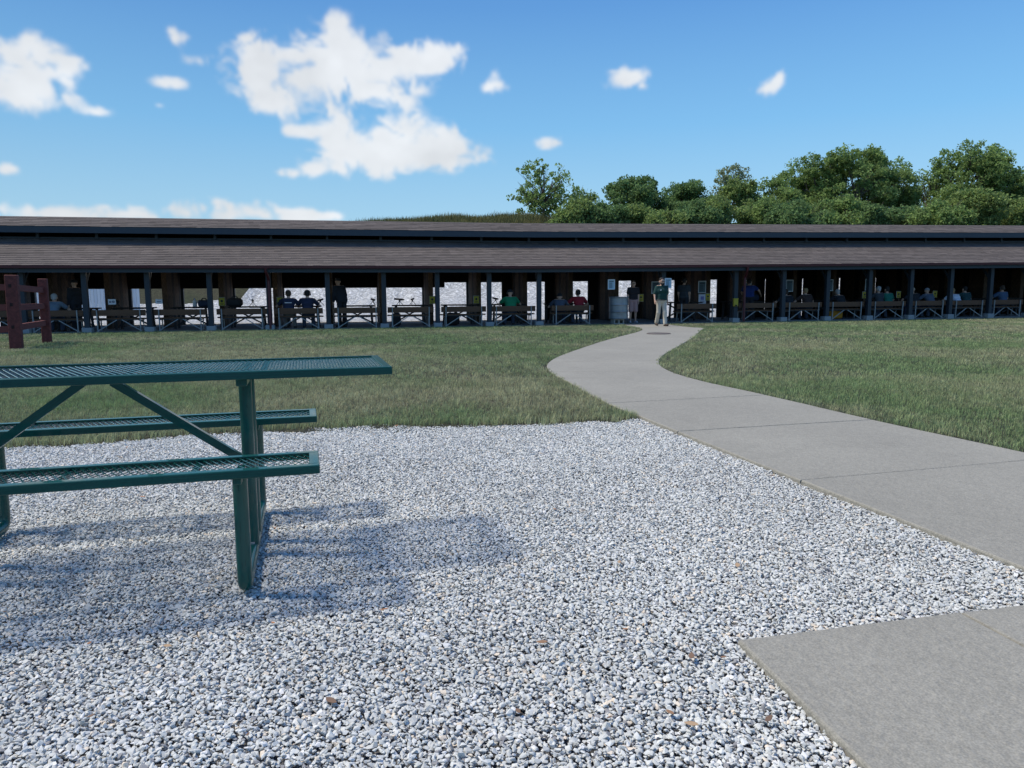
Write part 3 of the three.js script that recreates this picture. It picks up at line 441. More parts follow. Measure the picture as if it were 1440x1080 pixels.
// ------------------------------------------------------------------ galvanized drum on a block
{
  const g = thing('steel_drum', 'ribbed galvanized steel drum on a concrete block by the pavilion entrance', 'drum'); setIn(g, 4.1, FL, -0.25);
  const prof = [[0, 0.0], [0.3, 0.0], [0.325, 0.01], [0.33, 0.03], [0.318, 0.05]]; for (let i = 0; i <= 60; i++) { const y = 0.06 + i * 0.012; let k = 0.318; for (const b of [0.28, 0.54]) k += 0.014 * Math.exp(-(((y - b) / 0.018) ** 2)); prof.push([k, y]); } prof.push([0.33, 0.8], [0.335, 0.82], [0.33, 0.835], [0.31, 0.83], [0.305, 0.79], [0, 0.79]);
  const tx = grayTex(256, (i, j) => { const n = tileF(i, j, 256, 6, 4, 2), v = 0.7 + (n - 0.5) * 0.2 - sstep(0.66, 0.75, tileF(i, j, 256, 9, 3, 9)) * 0.06; return [v, v, v]; }, true);
  part(g, 'shell', new THREE.LatheGeometry(prof.map(([x, y]) => new THREE.Vector2(x, y)), 48).scale(1.12, 1, 1.12).translate(0, 0.2, 0), mat(0.48, 0.56, 0.61, 0.38, { metalness: 0.4, map: tx }));
  part(g, 'bung', new THREE.CylinderGeometry(0.03, 0.03, 0.02, 12).translate(0.15, 1.0, 0.1), galv);
  const b = thing('concrete_block', 'hollow concrete block under the steel drum', 'block'); setIn(b, 4.06, FL, -0.25);
  const s = new THREE.Shape([[-0.2, 0], [0.2, 0], [0.2, 0.195], [-0.2, 0.195]].map(([x, y]) => new THREE.Vector2(x, y))); for (const x of [-0.095, 0.095]) s.holes.push(new THREE.Path([[x - 0.065, 0.04], [x + 0.065, 0.04], [x + 0.065, 0.155], [x - 0.065, 0.155]].map(([a, y]) => new THREE.Vector2(a, y))));
  part(b, 'block_body', new THREE.ExtrudeGeometry(s, { depth: 0.38, bevelEnabled: false }).translate(0, 0, -0.19), padM);
}
// a target-side slat screen seen through the left bays
{
  const g = thing('slat_screen', 'pale weathered vertical board screen on the range beyond the left bays', 'screen'); g.position.set(-26.6, groundY(-26.6, 46) + 0.03, -46); g.rotation.y = 0.25;
  const a = mat(0.55, 0.6, 0.64, 0.85), b = mat(0.48, 0.54, 0.6, 0.85);
  for (let i = 0; i < 44; i++) part(g, 'board', box(0.17, 1.55 + 0.03 * hash(i, 3), 0.03, (i - 25.5) * 0.185, 0.9, 0), i % 3 ? a : b);
  for (const y of [0.35, 1.45]) part(g, 'rail', box(8.1, 0.09, 0.05, -0.75, y, -0.04), darkWood); for (const x of [-4.4, -2, 0, 2.6]) part(g, 'post', box(0.1, 1.6, 0.1, x, 0.78, -0.12), darkWood);
}

// ------------------------------------------------------------------ rust-red rail fence
{
  const g = thing('rail_fence', 'rust red three-rail timber fence standing on the lawn', 'fence');
  const tx = woodTex(9, 0.65, 1.0), m1 = mat(0.21, 0.055, 0.047, 0.8, { map: tx }), m2 = mat(0.25, 0.07, 0.058, 0.8, { map: tx }), hole = mat(0.03, 0.012, 0.01, 0.9);
  const P = [[-10.72, 16.0], [-11.62, 18.5], [-13.15, 15.9]];
  const post = (x, d, lean, w = 0.2) => { const p = part(g, 'post', rbox(w, 1.66, w * 0.8, 0, 0.76, 0, 0.018), m1); p.position.set(x, lawnY(x, d), -d); p.rotation.set(0, 0.35, lean); for (const y of [1.3, 0.9, 0.42]) part(p, 'mortise', rbox(0.055, 0.07, 0.012, -0.02, y + 0.06, w * 0.4, 0.003), hole); return p; };
  post(...P[0], -0.012, 0.235); post(...P[1], -0.006, 0.2); post(...P[2], 0.01);
  const A = (i, y) => V(P[i][0], lawnY(...P[i]) + y, -P[i][1]);
  const rl = (i, j, y0, y1, off) => part(g, 'rail', bar(A(i, y0).add(V(off, 0, 0.02)), A(j, y1).add(V(off, 0, 0.02)), 0.07, 0.135), m2);
  rl(0, 1, 1.33, 1.31, 0); rl(0, 1, 0.9, 0.92, 0); rl(0, 1, 0.46, 0.5, 0); rl(0, 2, 1.33, 1.33, 0); rl(0, 2, 0.9, 0.9, 0); rl(0, 2, 0.44, 0.34, 0);
}

// ------------------------------------------------------------------ picnic table: powder-coated steel, expanded-metal top, longer at one end
{
  const g = thing('picnic_table', 'dark green steel picnic table with perforated mesh top and benches on the gravel', 'picnic table');
  const paintTex = grayTex(256, (i, j) => { const n = tileF(i, j, 256, 7, 4, 3), s = tileF(i, j, 256, 40, 2, 8), v = 0.9 + (n - 0.5) * 0.18 - sstep(0.72, 0.8, s) * 0.12; return [v, v, v]; }, true);
  const paint = new THREE.MeshPhysicalMaterial({ color: col(0.004, 0.086, 0.073), roughness: 0.4, clearcoat: 0.55, clearcoatRoughness: 0.04, specularIntensity: 0.25, map: paintTex });
  const meshPaint = paint.clone(); Object.assign(meshPaint, { roughness: 0.25, clearcoat: 1, specularIntensity: 1 });       // the plastic-dipped lattice is glossier than the frame
  const YAW = 15.7 * R; g.rotation.y = YAW; g.position.set(-1.055 - 0.53 * Math.cos(YAW), -0.002, -(2.92 - 0.53 * Math.sin(YAW)));
  const HB = 0.464, HT = 0.747, ZB = 0.51;                          // heights of seat and top, offset of seats
  function mesh(x0, x1, z0, z1, y) {                               // diamond lattice of thin strands
    const out = [], px = 0.0235, pz = 0.05, k = pz / px, W = z1 - z0;
    for (const sg of [1, -1]) for (let o = -W / k - px; o < x1 - x0 + px; o += px) {
      let a = [sg > 0 ? o : o + W / k, 0], b = [sg > 0 ? o + W / k : o, W]; // line z = k (x - o) or mirrored
      const L = x1 - x0, cut = (p, q) => { if (p[0] < 0) return [0, p[1] + (q[1] - p[1]) * (0 - p[0]) / (q[0] - p[0])]; if (p[0] > L) return [L, p[1] + (q[1] - p[1]) * (L - p[0]) / (q[0] - p[0])]; return p; };
      if (Math.max(a[0], b[0]) <= 0.002 || Math.min(a[0], b[0]) >= L - 0.002) continue;
      const c = cut(a, b), d = cut(b, a); if (Math.hypot(c[0] - d[0], c[1] - d[1]) < 0.01) continue;
      out.push(bar(V(x0 + c[0], y + sg * 0.0011, z0 + c[1]), V(x0 + d[0], y + sg * 0.0011, z0 + d[1]), 0, 0, (l) => new THREE.BoxGeometry(0.0033, 0.0024, l).rotateZ(sg * 0.5)));
    }
    return out;
  }
  const slabTop = (name, x0, x1, zc, w, y, h) => {
    const rim = 0.034, p = part(g, name, [rbox(x1 - x0, h, 0.012, (x0 + x1) / 2, y - h / 2, zc + w / 2 - 0.006, 0.004), rbox(x1 - x0, h, 0.012, (x0 + x1) / 2, y - h / 2, zc - w / 2 + 0.006, 0.004), rbox(0.012, h, w - 0.024, x0 + 0.006, y - h / 2, zc, 0.004), rbox(0.012, h, w - 0.024, x1 - 0.006, y - h / 2, zc, 0.004),
      rbox(x1 - x0 - 0.01, 0.006, rim - 0.006, (x0 + x1) / 2, y - 0.0028, zc + w / 2 - rim / 2 - 0.002, 0.002), rbox(x1 - x0 - 0.01, 0.006, rim - 0.006, (x0 + x1) / 2, y - 0.0028, zc - w / 2 + rim / 2 + 0.002, 0.002), rbox(rim - 0.006, 0.006, w - 2 * rim, x0 + rim / 2 + 0.002, y - 0.0026, zc, 0.002), rbox(rim - 0.006, 0.006, w - 2 * rim, x1 - rim / 2 - 0.002, y - 0.0026, zc, 0.002),
      ...[0.25, 0.5, 0.75].map((k) => box(0.02, 0.012, w - 0.03, lerp(x0, x1, k), y - 0.019, zc))], paint);
    const m = part(p, 'mesh_panel', mesh(x0 + 0.02, x1 - 0.02, zc - w / 2 + 0.02, zc + w / 2 - 0.02, y - 0.008), meshPaint); m.userData.kind = 'stuff'; m.userData.label = 'diamond expanded-metal lattice'; return p;
  };
  slabTop('table_top', -0.82, 1.075, 0, 0.56, HT, 0.03);
  slabTop('seat', -0.79, 0.79, ZB, 0.245, HB, 0.029); slabTop('seat', -0.8, 0.8, -ZB, 0.245, HB, 0.029);
  for (const x of [-0.53, 0.53]) {
    const u = [V(x, HB - 0.03, ZB), V(x, 0.09, ZB), V(x, 0.045, ZB - 0.006), V(x, 0.029, ZB - 0.028), V(x, 0.026, ZB - 0.07), V(x, 0.026, -ZB + 0.07), V(x, 0.029, -ZB + 0.028), V(x, 0.045, -ZB + 0.006), V(x, 0.09, -ZB), V(x, HB - 0.03, -ZB)];
    part(g, 'leg_frame', tube(u, 0.0245, 120, 18), paint);
    for (const z of [0.085, -0.085]) part(g, 'post', rod(V(x, 0.03, z), V(x, HT - 0.03, z), 0.0245, 20), paint);
    part(g, 'top_bracket', rbox(0.04, 0.028, 0.5, x, HT - 0.044, 0), paint);
    for (const z of [ZB, -ZB]) part(g, 'seat_bracket', rbox(0.028, 0.024, 0.21, x, HB - 0.041, z), paint);
    part(g, 'brace', bar(V(Math.sign(x) * 0.05, HT - 0.05, 0), V(x - Math.sign(x) * 0.02, 0.36, 0), 0.028, 0.03), paint);
  }
  for (const x of [-0.53, 0.53]) for (const z of [0.085, -0.085]) part(g, 'bolt', new THREE.CylinderGeometry(0.009, 0.009, 0.01, 8).translate(x, 0.05, z + 0.028), galv);
}
// dry leaves on the gravel
{
  const r = rng(91), mats = [mat(0.36, 0.17, 0.08, 0.8), mat(0.27, 0.15, 0.08, 0.8), mat(0.4, 0.27, 0.16, 0.8), mat(0.18, 0.11, 0.07, 0.8)];
  const at = [[0.5, 1.97], [0.42, 1.64], [0.34, 2.14], [-0.62, 1.61], [-1.01, 2.05], [-0.9, 5.66], [0.38, 1.69], [0.4, 2.17], [0.01, 1.7], [-1.25, 2.07], [-1.65, 2.29], [-2.2, 4.07], [-1.88, 3.66], [0.23, 1.67], [0.61, 1.66], [-0.42, 2.29], [-1.03, 1.69], [-0.3, 1.9], [-0.75, 2.2], [-1.4, 4.9], [-2.6, 4.9], [0.9, 3.1], [0.2, 3.4], [-0.5, 4.4]]; for (let i = 0; i < 22; i++) { const d = 1.6 + r() * 3.8, x = (r() * 1.15 - 0.72) * d * 0.85; if (isGravel(x + 0.05, d)) at.push([x, d]); }
  for (const [x, d] of at) {
    const s = new THREE.Shape(), L = 0.008 + r() * 0.011, w = L * (0.5 + r() * 0.25); s.moveTo(0, -L); s.bezierCurveTo(w, -L * 0.5, w * 0.9, L * 0.4, 0, L); s.bezierCurveTo(-w * 0.9, L * 0.4, -w, -L * 0.5, 0, -L);
    const g = new THREE.ExtrudeGeometry(s, { depth: 0.0008, bevelEnabled: false, curveSegments: 6 }).rotateX(-Math.PI / 2), p = g.attributes.position, cu = 12 + r() * 16; for (let i = 0; i < p.count; i++) p.setY(i, p.getY(i) + cu * (p.getX(i) ** 2) + 6 * p.getZ(i) ** 2); g.computeVertexNormals();
    const m = part(scene, 'dry_leaf', g, mats[Math.floor(r() * 4)]); m.position.set(x, 0.004, -d); m.rotation.set((r() - 0.5) * 0.5, r() * 6.28, (r() - 0.5) * 0.5); tag(m, 'small dry brown leaf lying on the grey gravel', 'leaf', 'dry leaves on the gravel');
  }
}

// ------------------------------------------------------------------ people: one continuous body each, clothes as children
function nets(f, lo, hi, c) {                                     // surface of f = 0 on a grid
  const n = [0, 1, 2].map((k) => Math.ceil((hi[k] - lo[k]) / c) + 2), [nx, ny, nz] = n, val = new Float32Array(nx * ny * nz), id = (i, j, k) => (k * ny + j) * nx + i;
  for (let k = 0; k < nz; k++) for (let j = 0; j < ny; j++) for (let i = 0; i < nx; i++) val[id(i, j, k)] = f(lo[0] + i * c, lo[1] + j * c, lo[2] + k * c);
  const vid = new Int32Array(nx * ny * nz).fill(-1), pos = [], idx = [];
  for (let k = 0; k < nz - 1; k++) for (let j = 0; j < ny - 1; j++) for (let i = 0; i < nx - 1; i++) {
    let cnt = 0, x = 0, y = 0, z = 0, m = 0; const v = []; for (let q = 0; q < 8; q++) { v[q] = val[id(i + (q & 1), j + ((q >> 1) & 1), k + (q >> 2))]; if (v[q] < 0) m++; }
    if (m === 0 || m === 8) continue;
    for (let a = 0; a < 8; a++) for (const bit of [1, 2, 4]) { if (a & bit) continue; const b = a | bit; if ((v[a] < 0) === (v[b] < 0)) continue; const t = v[a] / (v[a] - v[b]); x += (a & 1) + (bit === 1 ? t : 0); y += ((a >> 1) & 1) + (bit === 2 ? t : 0); z += (a >> 2) + (bit === 4 ? t : 0); cnt++; }
    vid[id(i, j, k)] = pos.length / 3; pos.push(lo[0] + (i + x / cnt) * c, lo[1] + (j + y / cnt) * c, lo[2] + (k + z / cnt) * c);
  }
  const quad = (a, b, d, e, flip) => { if (a < 0 || b < 0 || d < 0 || e < 0) return; flip ? idx.push(a, d, b, a, e, d) : idx.push(a, b, d, a, d, e); };
  for (let k = 1; k < nz - 1; k++) for (let j = 1; j < ny - 1; j++) for (let i = 1; i < nx - 1; i++) {
    const s = val[id(i, j, k)] < 0;
    if (s !== val[id(i + 1, j, k)] < 0) quad(vid[id(i, j - 1, k - 1)], vid[id(i, j, k - 1)], vid[id(i, j, k)], vid[id(i, j - 1, k)], !s);
    if (s !== val[id(i, j + 1, k)] < 0) quad(vid[id(i - 1, j, k - 1)], vid[id(i - 1, j, k)], vid[id(i, j, k)], vid[id(i, j, k - 1)], !s);
    if (s !== val[id(i, j, k + 1)] < 0) quad(vid[id(i - 1, j - 1, k)], vid[id(i, j - 1, k)], vid[id(i, j, k)], vid[id(i - 1, j, k)], !s);
  }
  const g = new THREE.BufferGeometry(); g.setAttribute('position', new THREE.Float32BufferAttribute(pos, 3)); g.setIndex(idx); g.computeVertexNormals(); return g;
}
function bones(list, k = 0.035, grow = 0) {                        // smooth union of tapered capsules [a, b, ra, rb]
  const B = list.map(([a, b, ra, rb]) => { const d = b.clone().sub(a); return [a.x, a.y, a.z, d.x, d.y, d.z, Math.max(d.lengthSq(), 1e-9), ra + grow, rb + grow]; }), F = Float64Array.from(B.flat()), n = F.length;
  return (x, y, z) => { let r = 1e3; for (let i = 0; i < n; i += 9) { const px = x - F[i], py = y - F[i + 1], pz = z - F[i + 2], dx = F[i + 3], dy = F[i + 4], dz = F[i + 5]; let t = (px * dx + py * dy + pz * dz) / F[i + 6]; t = t < 0 ? 0 : t > 1 ? 1 : t; const ex = px - dx * t, ey = py - dy * t, ez = pz - dz * t, e = Math.sqrt(ex * ex + ey * ey + ez * ez) - F[i + 7] - (F[i + 8] - F[i + 7]) * t; let h = 0.5 + 0.5 * (r - e) / k; if (h <= 0) continue; if (h >= 1) { r = e; continue; } r = r + (e - r) * h - k * h * (1 - h); } return r; };
}
function surf(list, k, grow, c, cut) {
  const lo = [1e3, 1e3, 1e3], hi = [-1e3, -1e3, -1e3]; for (const [a, b, ra, rb] of list) for (const p of [a, b]) ['x', 'y', 'z'].forEach((q, i) => { const m = Math.max(ra, rb) + grow + 2 * c; lo[i] = Math.min(lo[i], p[q] - m); hi[i] = Math.max(hi[i], p[q] + m); });
  const f = bones(list, k, grow); return nets(cut ? (x, y, z) => Math.max(f(x, y, z), cut(x, y, z)) : f, lo, hi, c);
}
// one relaxed hand (palm at the origin, fingers along -y, thumb towards -z), reused for all
const handGeo = (() => { const L = [[V(0, 0.0, 0.022), V(0, -0.07, 0.026), 0.016, 0.014], [V(0, 0.0, -0.014), V(0, -0.07, -0.02), 0.017, 0.014], [V(0, 0, 0.004), V(0, -0.072, 0.003), 0.017, 0.014]]; [[0.031, 0.058], [0.011, 0.07], [-0.01, 0.075], [-0.03, 0.068]].forEach(([z, l], i) => { const a = V(0, -0.075, z), b = V(0.008, -0.075 - l * 0.45, z * 1.1), c = V(0.028, -0.075 - l * 0.85, z * 1.1), r = i ? 0.009 : 0.008; L.push([a, b, r, r * 0.95], [b, c, r * 0.95, r * 0.85]); }); L.push([V(0.004, -0.012, -0.026), V(0.016, -0.05, -0.05), 0.012, 0.0105], [V(0.016, -0.05, -0.05), V(0.028, -0.085, -0.052), 0.0105, 0.009]); return surf(L, 0.006, 0, 0.005).toNonIndexed(); })();
const SKIN = [mat(0.52, 0.33, 0.24, 0.6), mat(0.46, 0.28, 0.2, 0.6)], shoeM = mat(0.03, 0.028, 0.027, 0.6), hairs = { brown: mat(0.05, 0.032, 0.02, 0.8), black: mat(0.012, 0.011, 0.011, 0.8), grey: mat(0.4, 0.4, 0.4, 0.8), fair: mat(0.3, 0.2, 0.1, 0.8) };
const lensM = mat(0.01, 0.01, 0.012, 0.2), muffM = mat(0.03, 0.03, 0.035, 0.5);
// faces -z. o: joints override, clothes and colours
function person(label, o) {
  const g = thing('person', label, 'person'), J = {};
  const seat = o.pose === 'sit', ln = o.lean ?? (seat ? 0.25 : 0), hp = seat ? 0.55 : 0.95, tw = o.size ?? 1;
  const up = (h, s = 0, z = 0) => { const y = h - hp; return V(s, hp + y * Math.cos(ln) - z * Math.sin(ln) * 0, z - y * Math.sin(ln)); };  // along the leaning spine
  const T = seat ? -0.4 : 0;
  J.pel = V(0, hp, 0); J.wst = up(1.1 + T); J.chs = up(1.28 + T); J.nek = up(1.47 + T); J.hd = up(1.6 + T, 0, -0.015).add(V(0, 0, o.headZ ?? 0)).add(V(0, o.headY ?? 0, 0)); J.top = J.hd.clone().add(V(0, 0.055, 0.012));
  for (const s of [-1, 1]) {
    const k = s < 0 ? 'L' : 'R', A = (o.arm?.[k]) ?? (seat ? [[0.24, -0.24, -0.16], [0.16, -0.26, -0.42]] : [[0.05, -0.29, 0.02], [0.04, -0.53, -0.05]]);
    J['sh' + k] = up(1.42 + T, s * 0.175); J['el' + k] = J['sh' + k].clone().add(V(s * A[0][0], A[0][1], A[0][2])); J['wr' + k] = J['sh' + k].clone().add(V(s * A[1][0], A[1][1], A[1][2]));
    const Lg = (o.leg?.[k]) ?? (seat ? [[0.06, -0.03, -0.42], [0.07, -0.46, -0.36]] : [[0.015, -0.44, -0.01], [0.02, -0.86, 0.03]]);
    J['hi' + k] = V(s * 0.09, hp - 0.02, 0); J['kn' + k] = J['hi' + k].clone().add(V(s * Lg[0][0], Lg[0][1], Lg[0][2])); J['an' + k] = J['hi' + k].clone().add(V(s * Lg[1][0], Lg[1][1], Lg[1][2])); J['to' + k] = J['an' + k].clone().add(V(s * 0.03, -0.045, -0.15)).setY(Math.max(0.035, J['an' + k].y - 0.05 + (o.toe?.[k] ?? 0)));
  }
  const w = o.girth ?? 1, tor = [[up(1.4 + T, -0.13), up(1.4 + T, 0.13), 0.075, 0.075], [up(1.27 + T, -0.085), up(1.27 + T, 0.085), 0.115 * w, 0.115 * w], [up(1.1 + T, -0.065), up(1.1 + T, 0.065), 0.112 * w, 0.112 * w], [V(-0.075, hp, 0), V(0.075, hp, 0), 0.115 * w, 0.115 * w]];
  const armU = ['L', 'R'].map((k) => [J['sh' + k], J['el' + k], 0.056, 0.043]), armF = ['L', 'R'].map((k) => [J['el' + k], J['wr' + k], 0.042, 0.029]), legU = ['L', 'R'].map((k) => [J['hi' + k], J['kn' + k], 0.088, 0.058]), legF = ['L', 'R'].map((k) => [J['kn' + k], J['an' + k], 0.056, 0.037]), feet = ['L', 'R'].map((k) => [J['an' + k].clone().add(V(0, -0.035, 0.02)), J['to' + k], 0.04, 0.032]);
  const hd = J.hd, head = [[J.nek.clone().add(V(0, -0.05, 0)), hd.clone().add(V(0, -0.04, 0.01)), 0.056, 0.055], [hd, J.top, 0.088, 0.092], [hd.clone().add(V(0, -0.06, -0.03)), hd.clone().add(V(0, -0.075, -0.045)), 0.055, 0.045], [hd.clone().add(V(0, -0.005, -0.098)), hd.clone().add(V(0, -0.03, -0.108)), 0.01, 0.014], [hd.clone().add(V(-0.09, -0.01, 0.01)), hd.clone().add(V(-0.094, 0.015, 0.018)), 0.018, 0.02], [hd.clone().add(V(0.09, -0.01, 0.01)), hd.clone().add(V(0.094, 0.015, 0.018)), 0.018, 0.02]];
  const bodyG = [surf([...tor, ...armU, ...armF, ...legU, ...legF, ...feet, head[0]], 0.03, 0, 0.024).toNonIndexed(), surf(head, 0.016, 0, 0.012).toNonIndexed()];
  for (const s of [-1, 1]) { const k = s < 0 ? 'L' : 'R', d = J['wr' + k].clone().sub(J['el' + k]).normalize(), q = new THREE.Quaternion().setFromUnitVectors(V(0, -1, 0), d), h = handGeo.clone(); if (s > 0) { h.scale(-1, 1, 1); const p = h.attributes.position.array; for (let i = 0; i < p.length; i += 9) for (let c = 0; c < 3; c++) { const t = p[i + 3 + c]; p[i + 3 + c] = p[i + 6 + c]; p[i + 6 + c] = t; } h.computeVertexNormals(); } bodyG.push(h.applyQuaternion(q).translate(J['wr' + k].x, J['wr' + k].y, J['wr' + k].z)); }
  part(g, 'body', bodyG, SKIN[o.skin ?? 0]);
  const ny = J.nek.y - 0.005, slv = o.sleeve ?? 0.62, sl = ['L', 'R'].map((k) => [J['sh' + k], J['sh' + k].clone().lerp(J['el' + k], slv), 0.062, 0.058]); if (slv > 0.95) sl.push(...armF.map(([a, b]) => [a, a.clone().lerp(b, 0.93), 0.05, 0.04]));
  const sh = part(g, 'shirt', surf([...tor.slice(0, 3), ...sl, [V(-0.07, hp + 0.03, 0), V(0.07, hp + 0.03, 0), 0.115 * w, 0.115 * w]], 0.035, 0.016, 0.02, (x, y) => Math.max(y - ny, (hp - 0.07) - y)), o.shirt);
  if (o.collar) part(sh, 'collar', new THREE.TorusGeometry(0.068, 0.016, 8, 20).rotateX(Math.PI / 2).translate(J.nek.x, J.nek.y - 0.015, J.nek.z - 0.005), o.shirt);
  if (o.badge) part(sh, 'badge', new THREE.CylinderGeometry(0.032, 0.032, 0.006, 14).rotateX(Math.PI / 2).translate(0.085, 1.3, -0.137), o.badge);
  if (o.band) part(sh, 'back_print', box(0.24, 0.028, 0.006, J.chs.x, J.chs.y + 0.03, J.chs.z + 0.134 * w + 0.004), o.band);
  const tr = part(g, o.shorts ? 'shorts' : 'trousers', surf(o.shorts ? [tor[3], ...['L', 'R'].map((k) => [J['hi' + k], J['hi' + k].clone().lerp(J['kn' + k], 0.95), 0.092, 0.085])] : [tor[3], ...legU, ...['L', 'R'].map((k) => [J['kn' + k], J['an' + k].clone().lerp(J['kn' + k], 0.05), 0.06, 0.058])], 0.03, 0.013, 0.02), o.pants);
  if (o.belt) part(tr, 'belt', new THREE.TorusGeometry(0.155 * w, 0.018, 8, 28).scale(1.22, 0.92, 1).rotateX(Math.PI / 2).translate(0, hp + 0.0, 0), blackM);
  for (const f of feet) part(g, 'shoe', surf([f], 0.01, 0.012, 0.014), o.shoes ?? shoeM);
  const hm = o.hair ?? hairs.brown;
  if (o.cap) { const c = part(g, 'cap', [new THREE.SphereGeometry(0.106, 20, 10, 0, 6.3, 0, 1.6).translate(J.top.x, J.top.y - 0.012, J.top.z), new THREE.CylinderGeometry(0.075, 0.075, 0.01, 18, 1, false, 1.57, 3.14).rotateY(0).scale(1, 1, 1.25).rotateY(0).translate(J.top.x, J.top.y - 0.0, J.top.z - 0.085)], o.cap); void c; }
  else part(g, 'hair', surf([[J.top.clone().add(V(0, 0.008, 0.012)), J.hd.clone().add(V(0, -0.01, 0.045)), 0.094, 0.07]], 0.01, 0.006, 0.014, (x, y, z) => Math.max((J.hd.z - 0.045 - (y - J.hd.y) * 0.35) - z, J.hd.y - 0.055 - y + (o.long ? -0.14 : 0))), hm);
  if (o.glasses) part(g, 'glasses', [rbox(0.05, 0.034, 0.012, hd.x - 0.034, hd.y + 0.012, hd.z - 0.094), rbox(0.05, 0.034, 0.012, hd.x + 0.034, hd.y + 0.012, hd.z - 0.094), box(0.022, 0.006, 0.008, hd.x, hd.y + 0.017, hd.z - 0.097), ...[-1, 1].map((s) => box(0.006, 0.008, 0.11, hd.x + s * 0.092, hd.y + 0.018, hd.z - 0.045))], lensM);
  else part(g, 'eyes', [-1, 1].map((s) => new THREE.SphereGeometry(0.012, 8, 6).translate(hd.x + s * 0.032, hd.y + 0.01, hd.z - 0.088)), mat(0.05, 0.04, 0.035, 0.3));
  if (o.beard) part(g, 'beard', surf([[hd.clone().add(V(0, -0.07, -0.04)), hd.clone().add(V(0, -0.085, -0.058)), 0.058, 0.044]], 0.01, 0.004, 0.012, (x, y) => y - (hd.y - 0.045)), hairs.black);
  if (o.muffs) part(g, 'ear_muffs', [...[-1, 1].map((s) => new THREE.CylinderGeometry(0.038, 0.042, 0.04, 14).rotateZ(Math.PI / 2).translate(hd.x + s * 0.108, hd.y, hd.z + 0.012)), new THREE.TorusGeometry(0.112, 0.009, 6, 20, Math.PI).translate(hd.x, hd.y + 0.035, hd.z + 0.012)], muffM);
  g.scale.setScalar(tw); return setIn(g, o.s, o.y ?? FL + frise(o.s), o.t, o.turn ?? 0);
}
const cloth = (r, g, b) => mat(r, g, b, 0.9), navy = cloth(0.022, 0.028, 0.06), dark = cloth(0.018, 0.02, 0.026), jeans = cloth(0.05, 0.07, 0.12), khaki = cloth(0.5, 0.46, 0.38), white = cloth(0.75, 0.75, 0.76);
// the man on the path
{
  const m = person('man in dark green polo and khaki trousers walking along the path', { pose: 'stand', s: 0, t: 0, shirt: cloth(0.006, 0.042, 0.038), pants: khaki, collar: true, badge: cloth(0.6, 0.6, 0.58), belt: true, glasses: true, beard: true, hair: hairs.black, girth: 1.1, size: 0.97, shoes: mat(0.05, 0.03, 0.02, 0.5), sleeve: 0.82,
    arm: { L: [[0.05, -0.28, 0.04], [0.06, -0.53, 0.0]], R: [[0.09, -0.27, 0.0], [0.12, -0.5, -0.1]] }, leg: { L: [[0.005, -0.43, -0.1], [0.0, -0.86, -0.16]], R: [[0.01, -0.44, 0.02], [0.0, -0.82, 0.22]] }, toe: { L: 0.03, R: -0.01 } });
  m.position.set(5.3, lawnY(5.3, 26.3) + 0.016, -26.3); m.rotation.y = Math.PI + 0.2;
}
person('person in black T-shirt and pinkish shorts standing behind the steel drum', { s: 4.98, t: 0.5, turn: Math.PI - 0.15, size: 0.94, shirt: cloth(0.015, 0.014, 0.018), pants: cloth(0.4, 0.26, 0.25), shorts: true, glasses: true, hair: hairs.brown, shoes: cloth(0.4, 0.42, 0.5) });
person('person in dark clothes standing sideways behind the left bench', { s: -15.05, t: 1.1, turn: 0.9, shirt: dark, pants: dark, cap: dark, sleeve: 1, hair: hairs.black });
person('person in grey-blue shirt hunched on the bench behind the red fence', { pose: 'sit', s: -15.55, t: 0.36, lean: 0.5, shirt: cloth(0.14, 0.19, 0.24), pants: jeans, hair: hairs.grey });
person('man in navy shirt with white back print sitting left of his neighbour', { pose: 'sit', s: -7.98, t: 0.36, lean: 0.12, shirt: navy, pants: cloth(0.2, 0.2, 0.2), band: white, hair: hairs.brown });
person('man in plain navy shirt sitting beside the printed shirt', { pose: 'sit', s: -7.33, t: 0.36, lean: 0.1, shirt: navy, pants: jeans, hair: hairs.black, muffs: true });
person('tall dark figure in long coat stooping behind a bench', { s: -6.15, t: 0.75, turn: 0.6, lean: 0.3, size: 1.04, shirt: dark, pants: dark, cap: dark, sleeve: 1, girth: 1.15 });
person('man in bright green shirt sitting with his back turned', { pose: 'sit', s: 0.05, t: 0.36, lean: 0.18, shirt: cloth(0.008, 0.21, 0.09), pants: jeans, cap: dark, girth: 1.25, muffs: true });
person('shooter in grey and navy leaning far over his table', { pose: 'sit', s: 1.95, t: 0.4, lean: 0.75, turn: -0.3, shirt: cloth(0.07, 0.09, 0.13), pants: navy, hair: hairs.black, cap: dark });
person('person in red shirt sitting on the bench before the brown partition', { pose: 'sit', s: 2.75, t: 0.36, lean: 0.35, shirt: cloth(0.26, 0.012, 0.022), pants: jeans, hair: hairs.black });
person('man in charcoal T-shirt standing behind the entrance bench', { s: 7.35, t: 1.0, turn: -0.7, shirt: cloth(0.035, 0.045, 0.055), pants: dark, hair: hairs.black });
person('person in royal blue shirt bending over a table', { s: 10.2, t: 0.95, turn: -0.5, lean: 0.4, shirt: cloth(0.015, 0.035, 0.16), pants: dark, hair: hairs.black, girth: 1.15, arm: { L: [[0.1, -0.25, -0.15], [0.1, -0.3, -0.4]], R: [[0.22, -0.18, 0.02], [0.3, -0.34, -0.2]] } });
person('person in black shirt low behind a bench with ear muffs', { pose: 'sit', s: 11.75, t: 0.4, lean: 0.55, shirt: dark, pants: dark, muffs: true });
person('person in dark brown shirt sitting on the bench by the yellow notice', { pose: 'sit', s: 12.6, t: 0.4, lean: 0.4, shirt: cloth(0.05, 0.03, 0.025), pants: jeans, hair: hairs.fair });
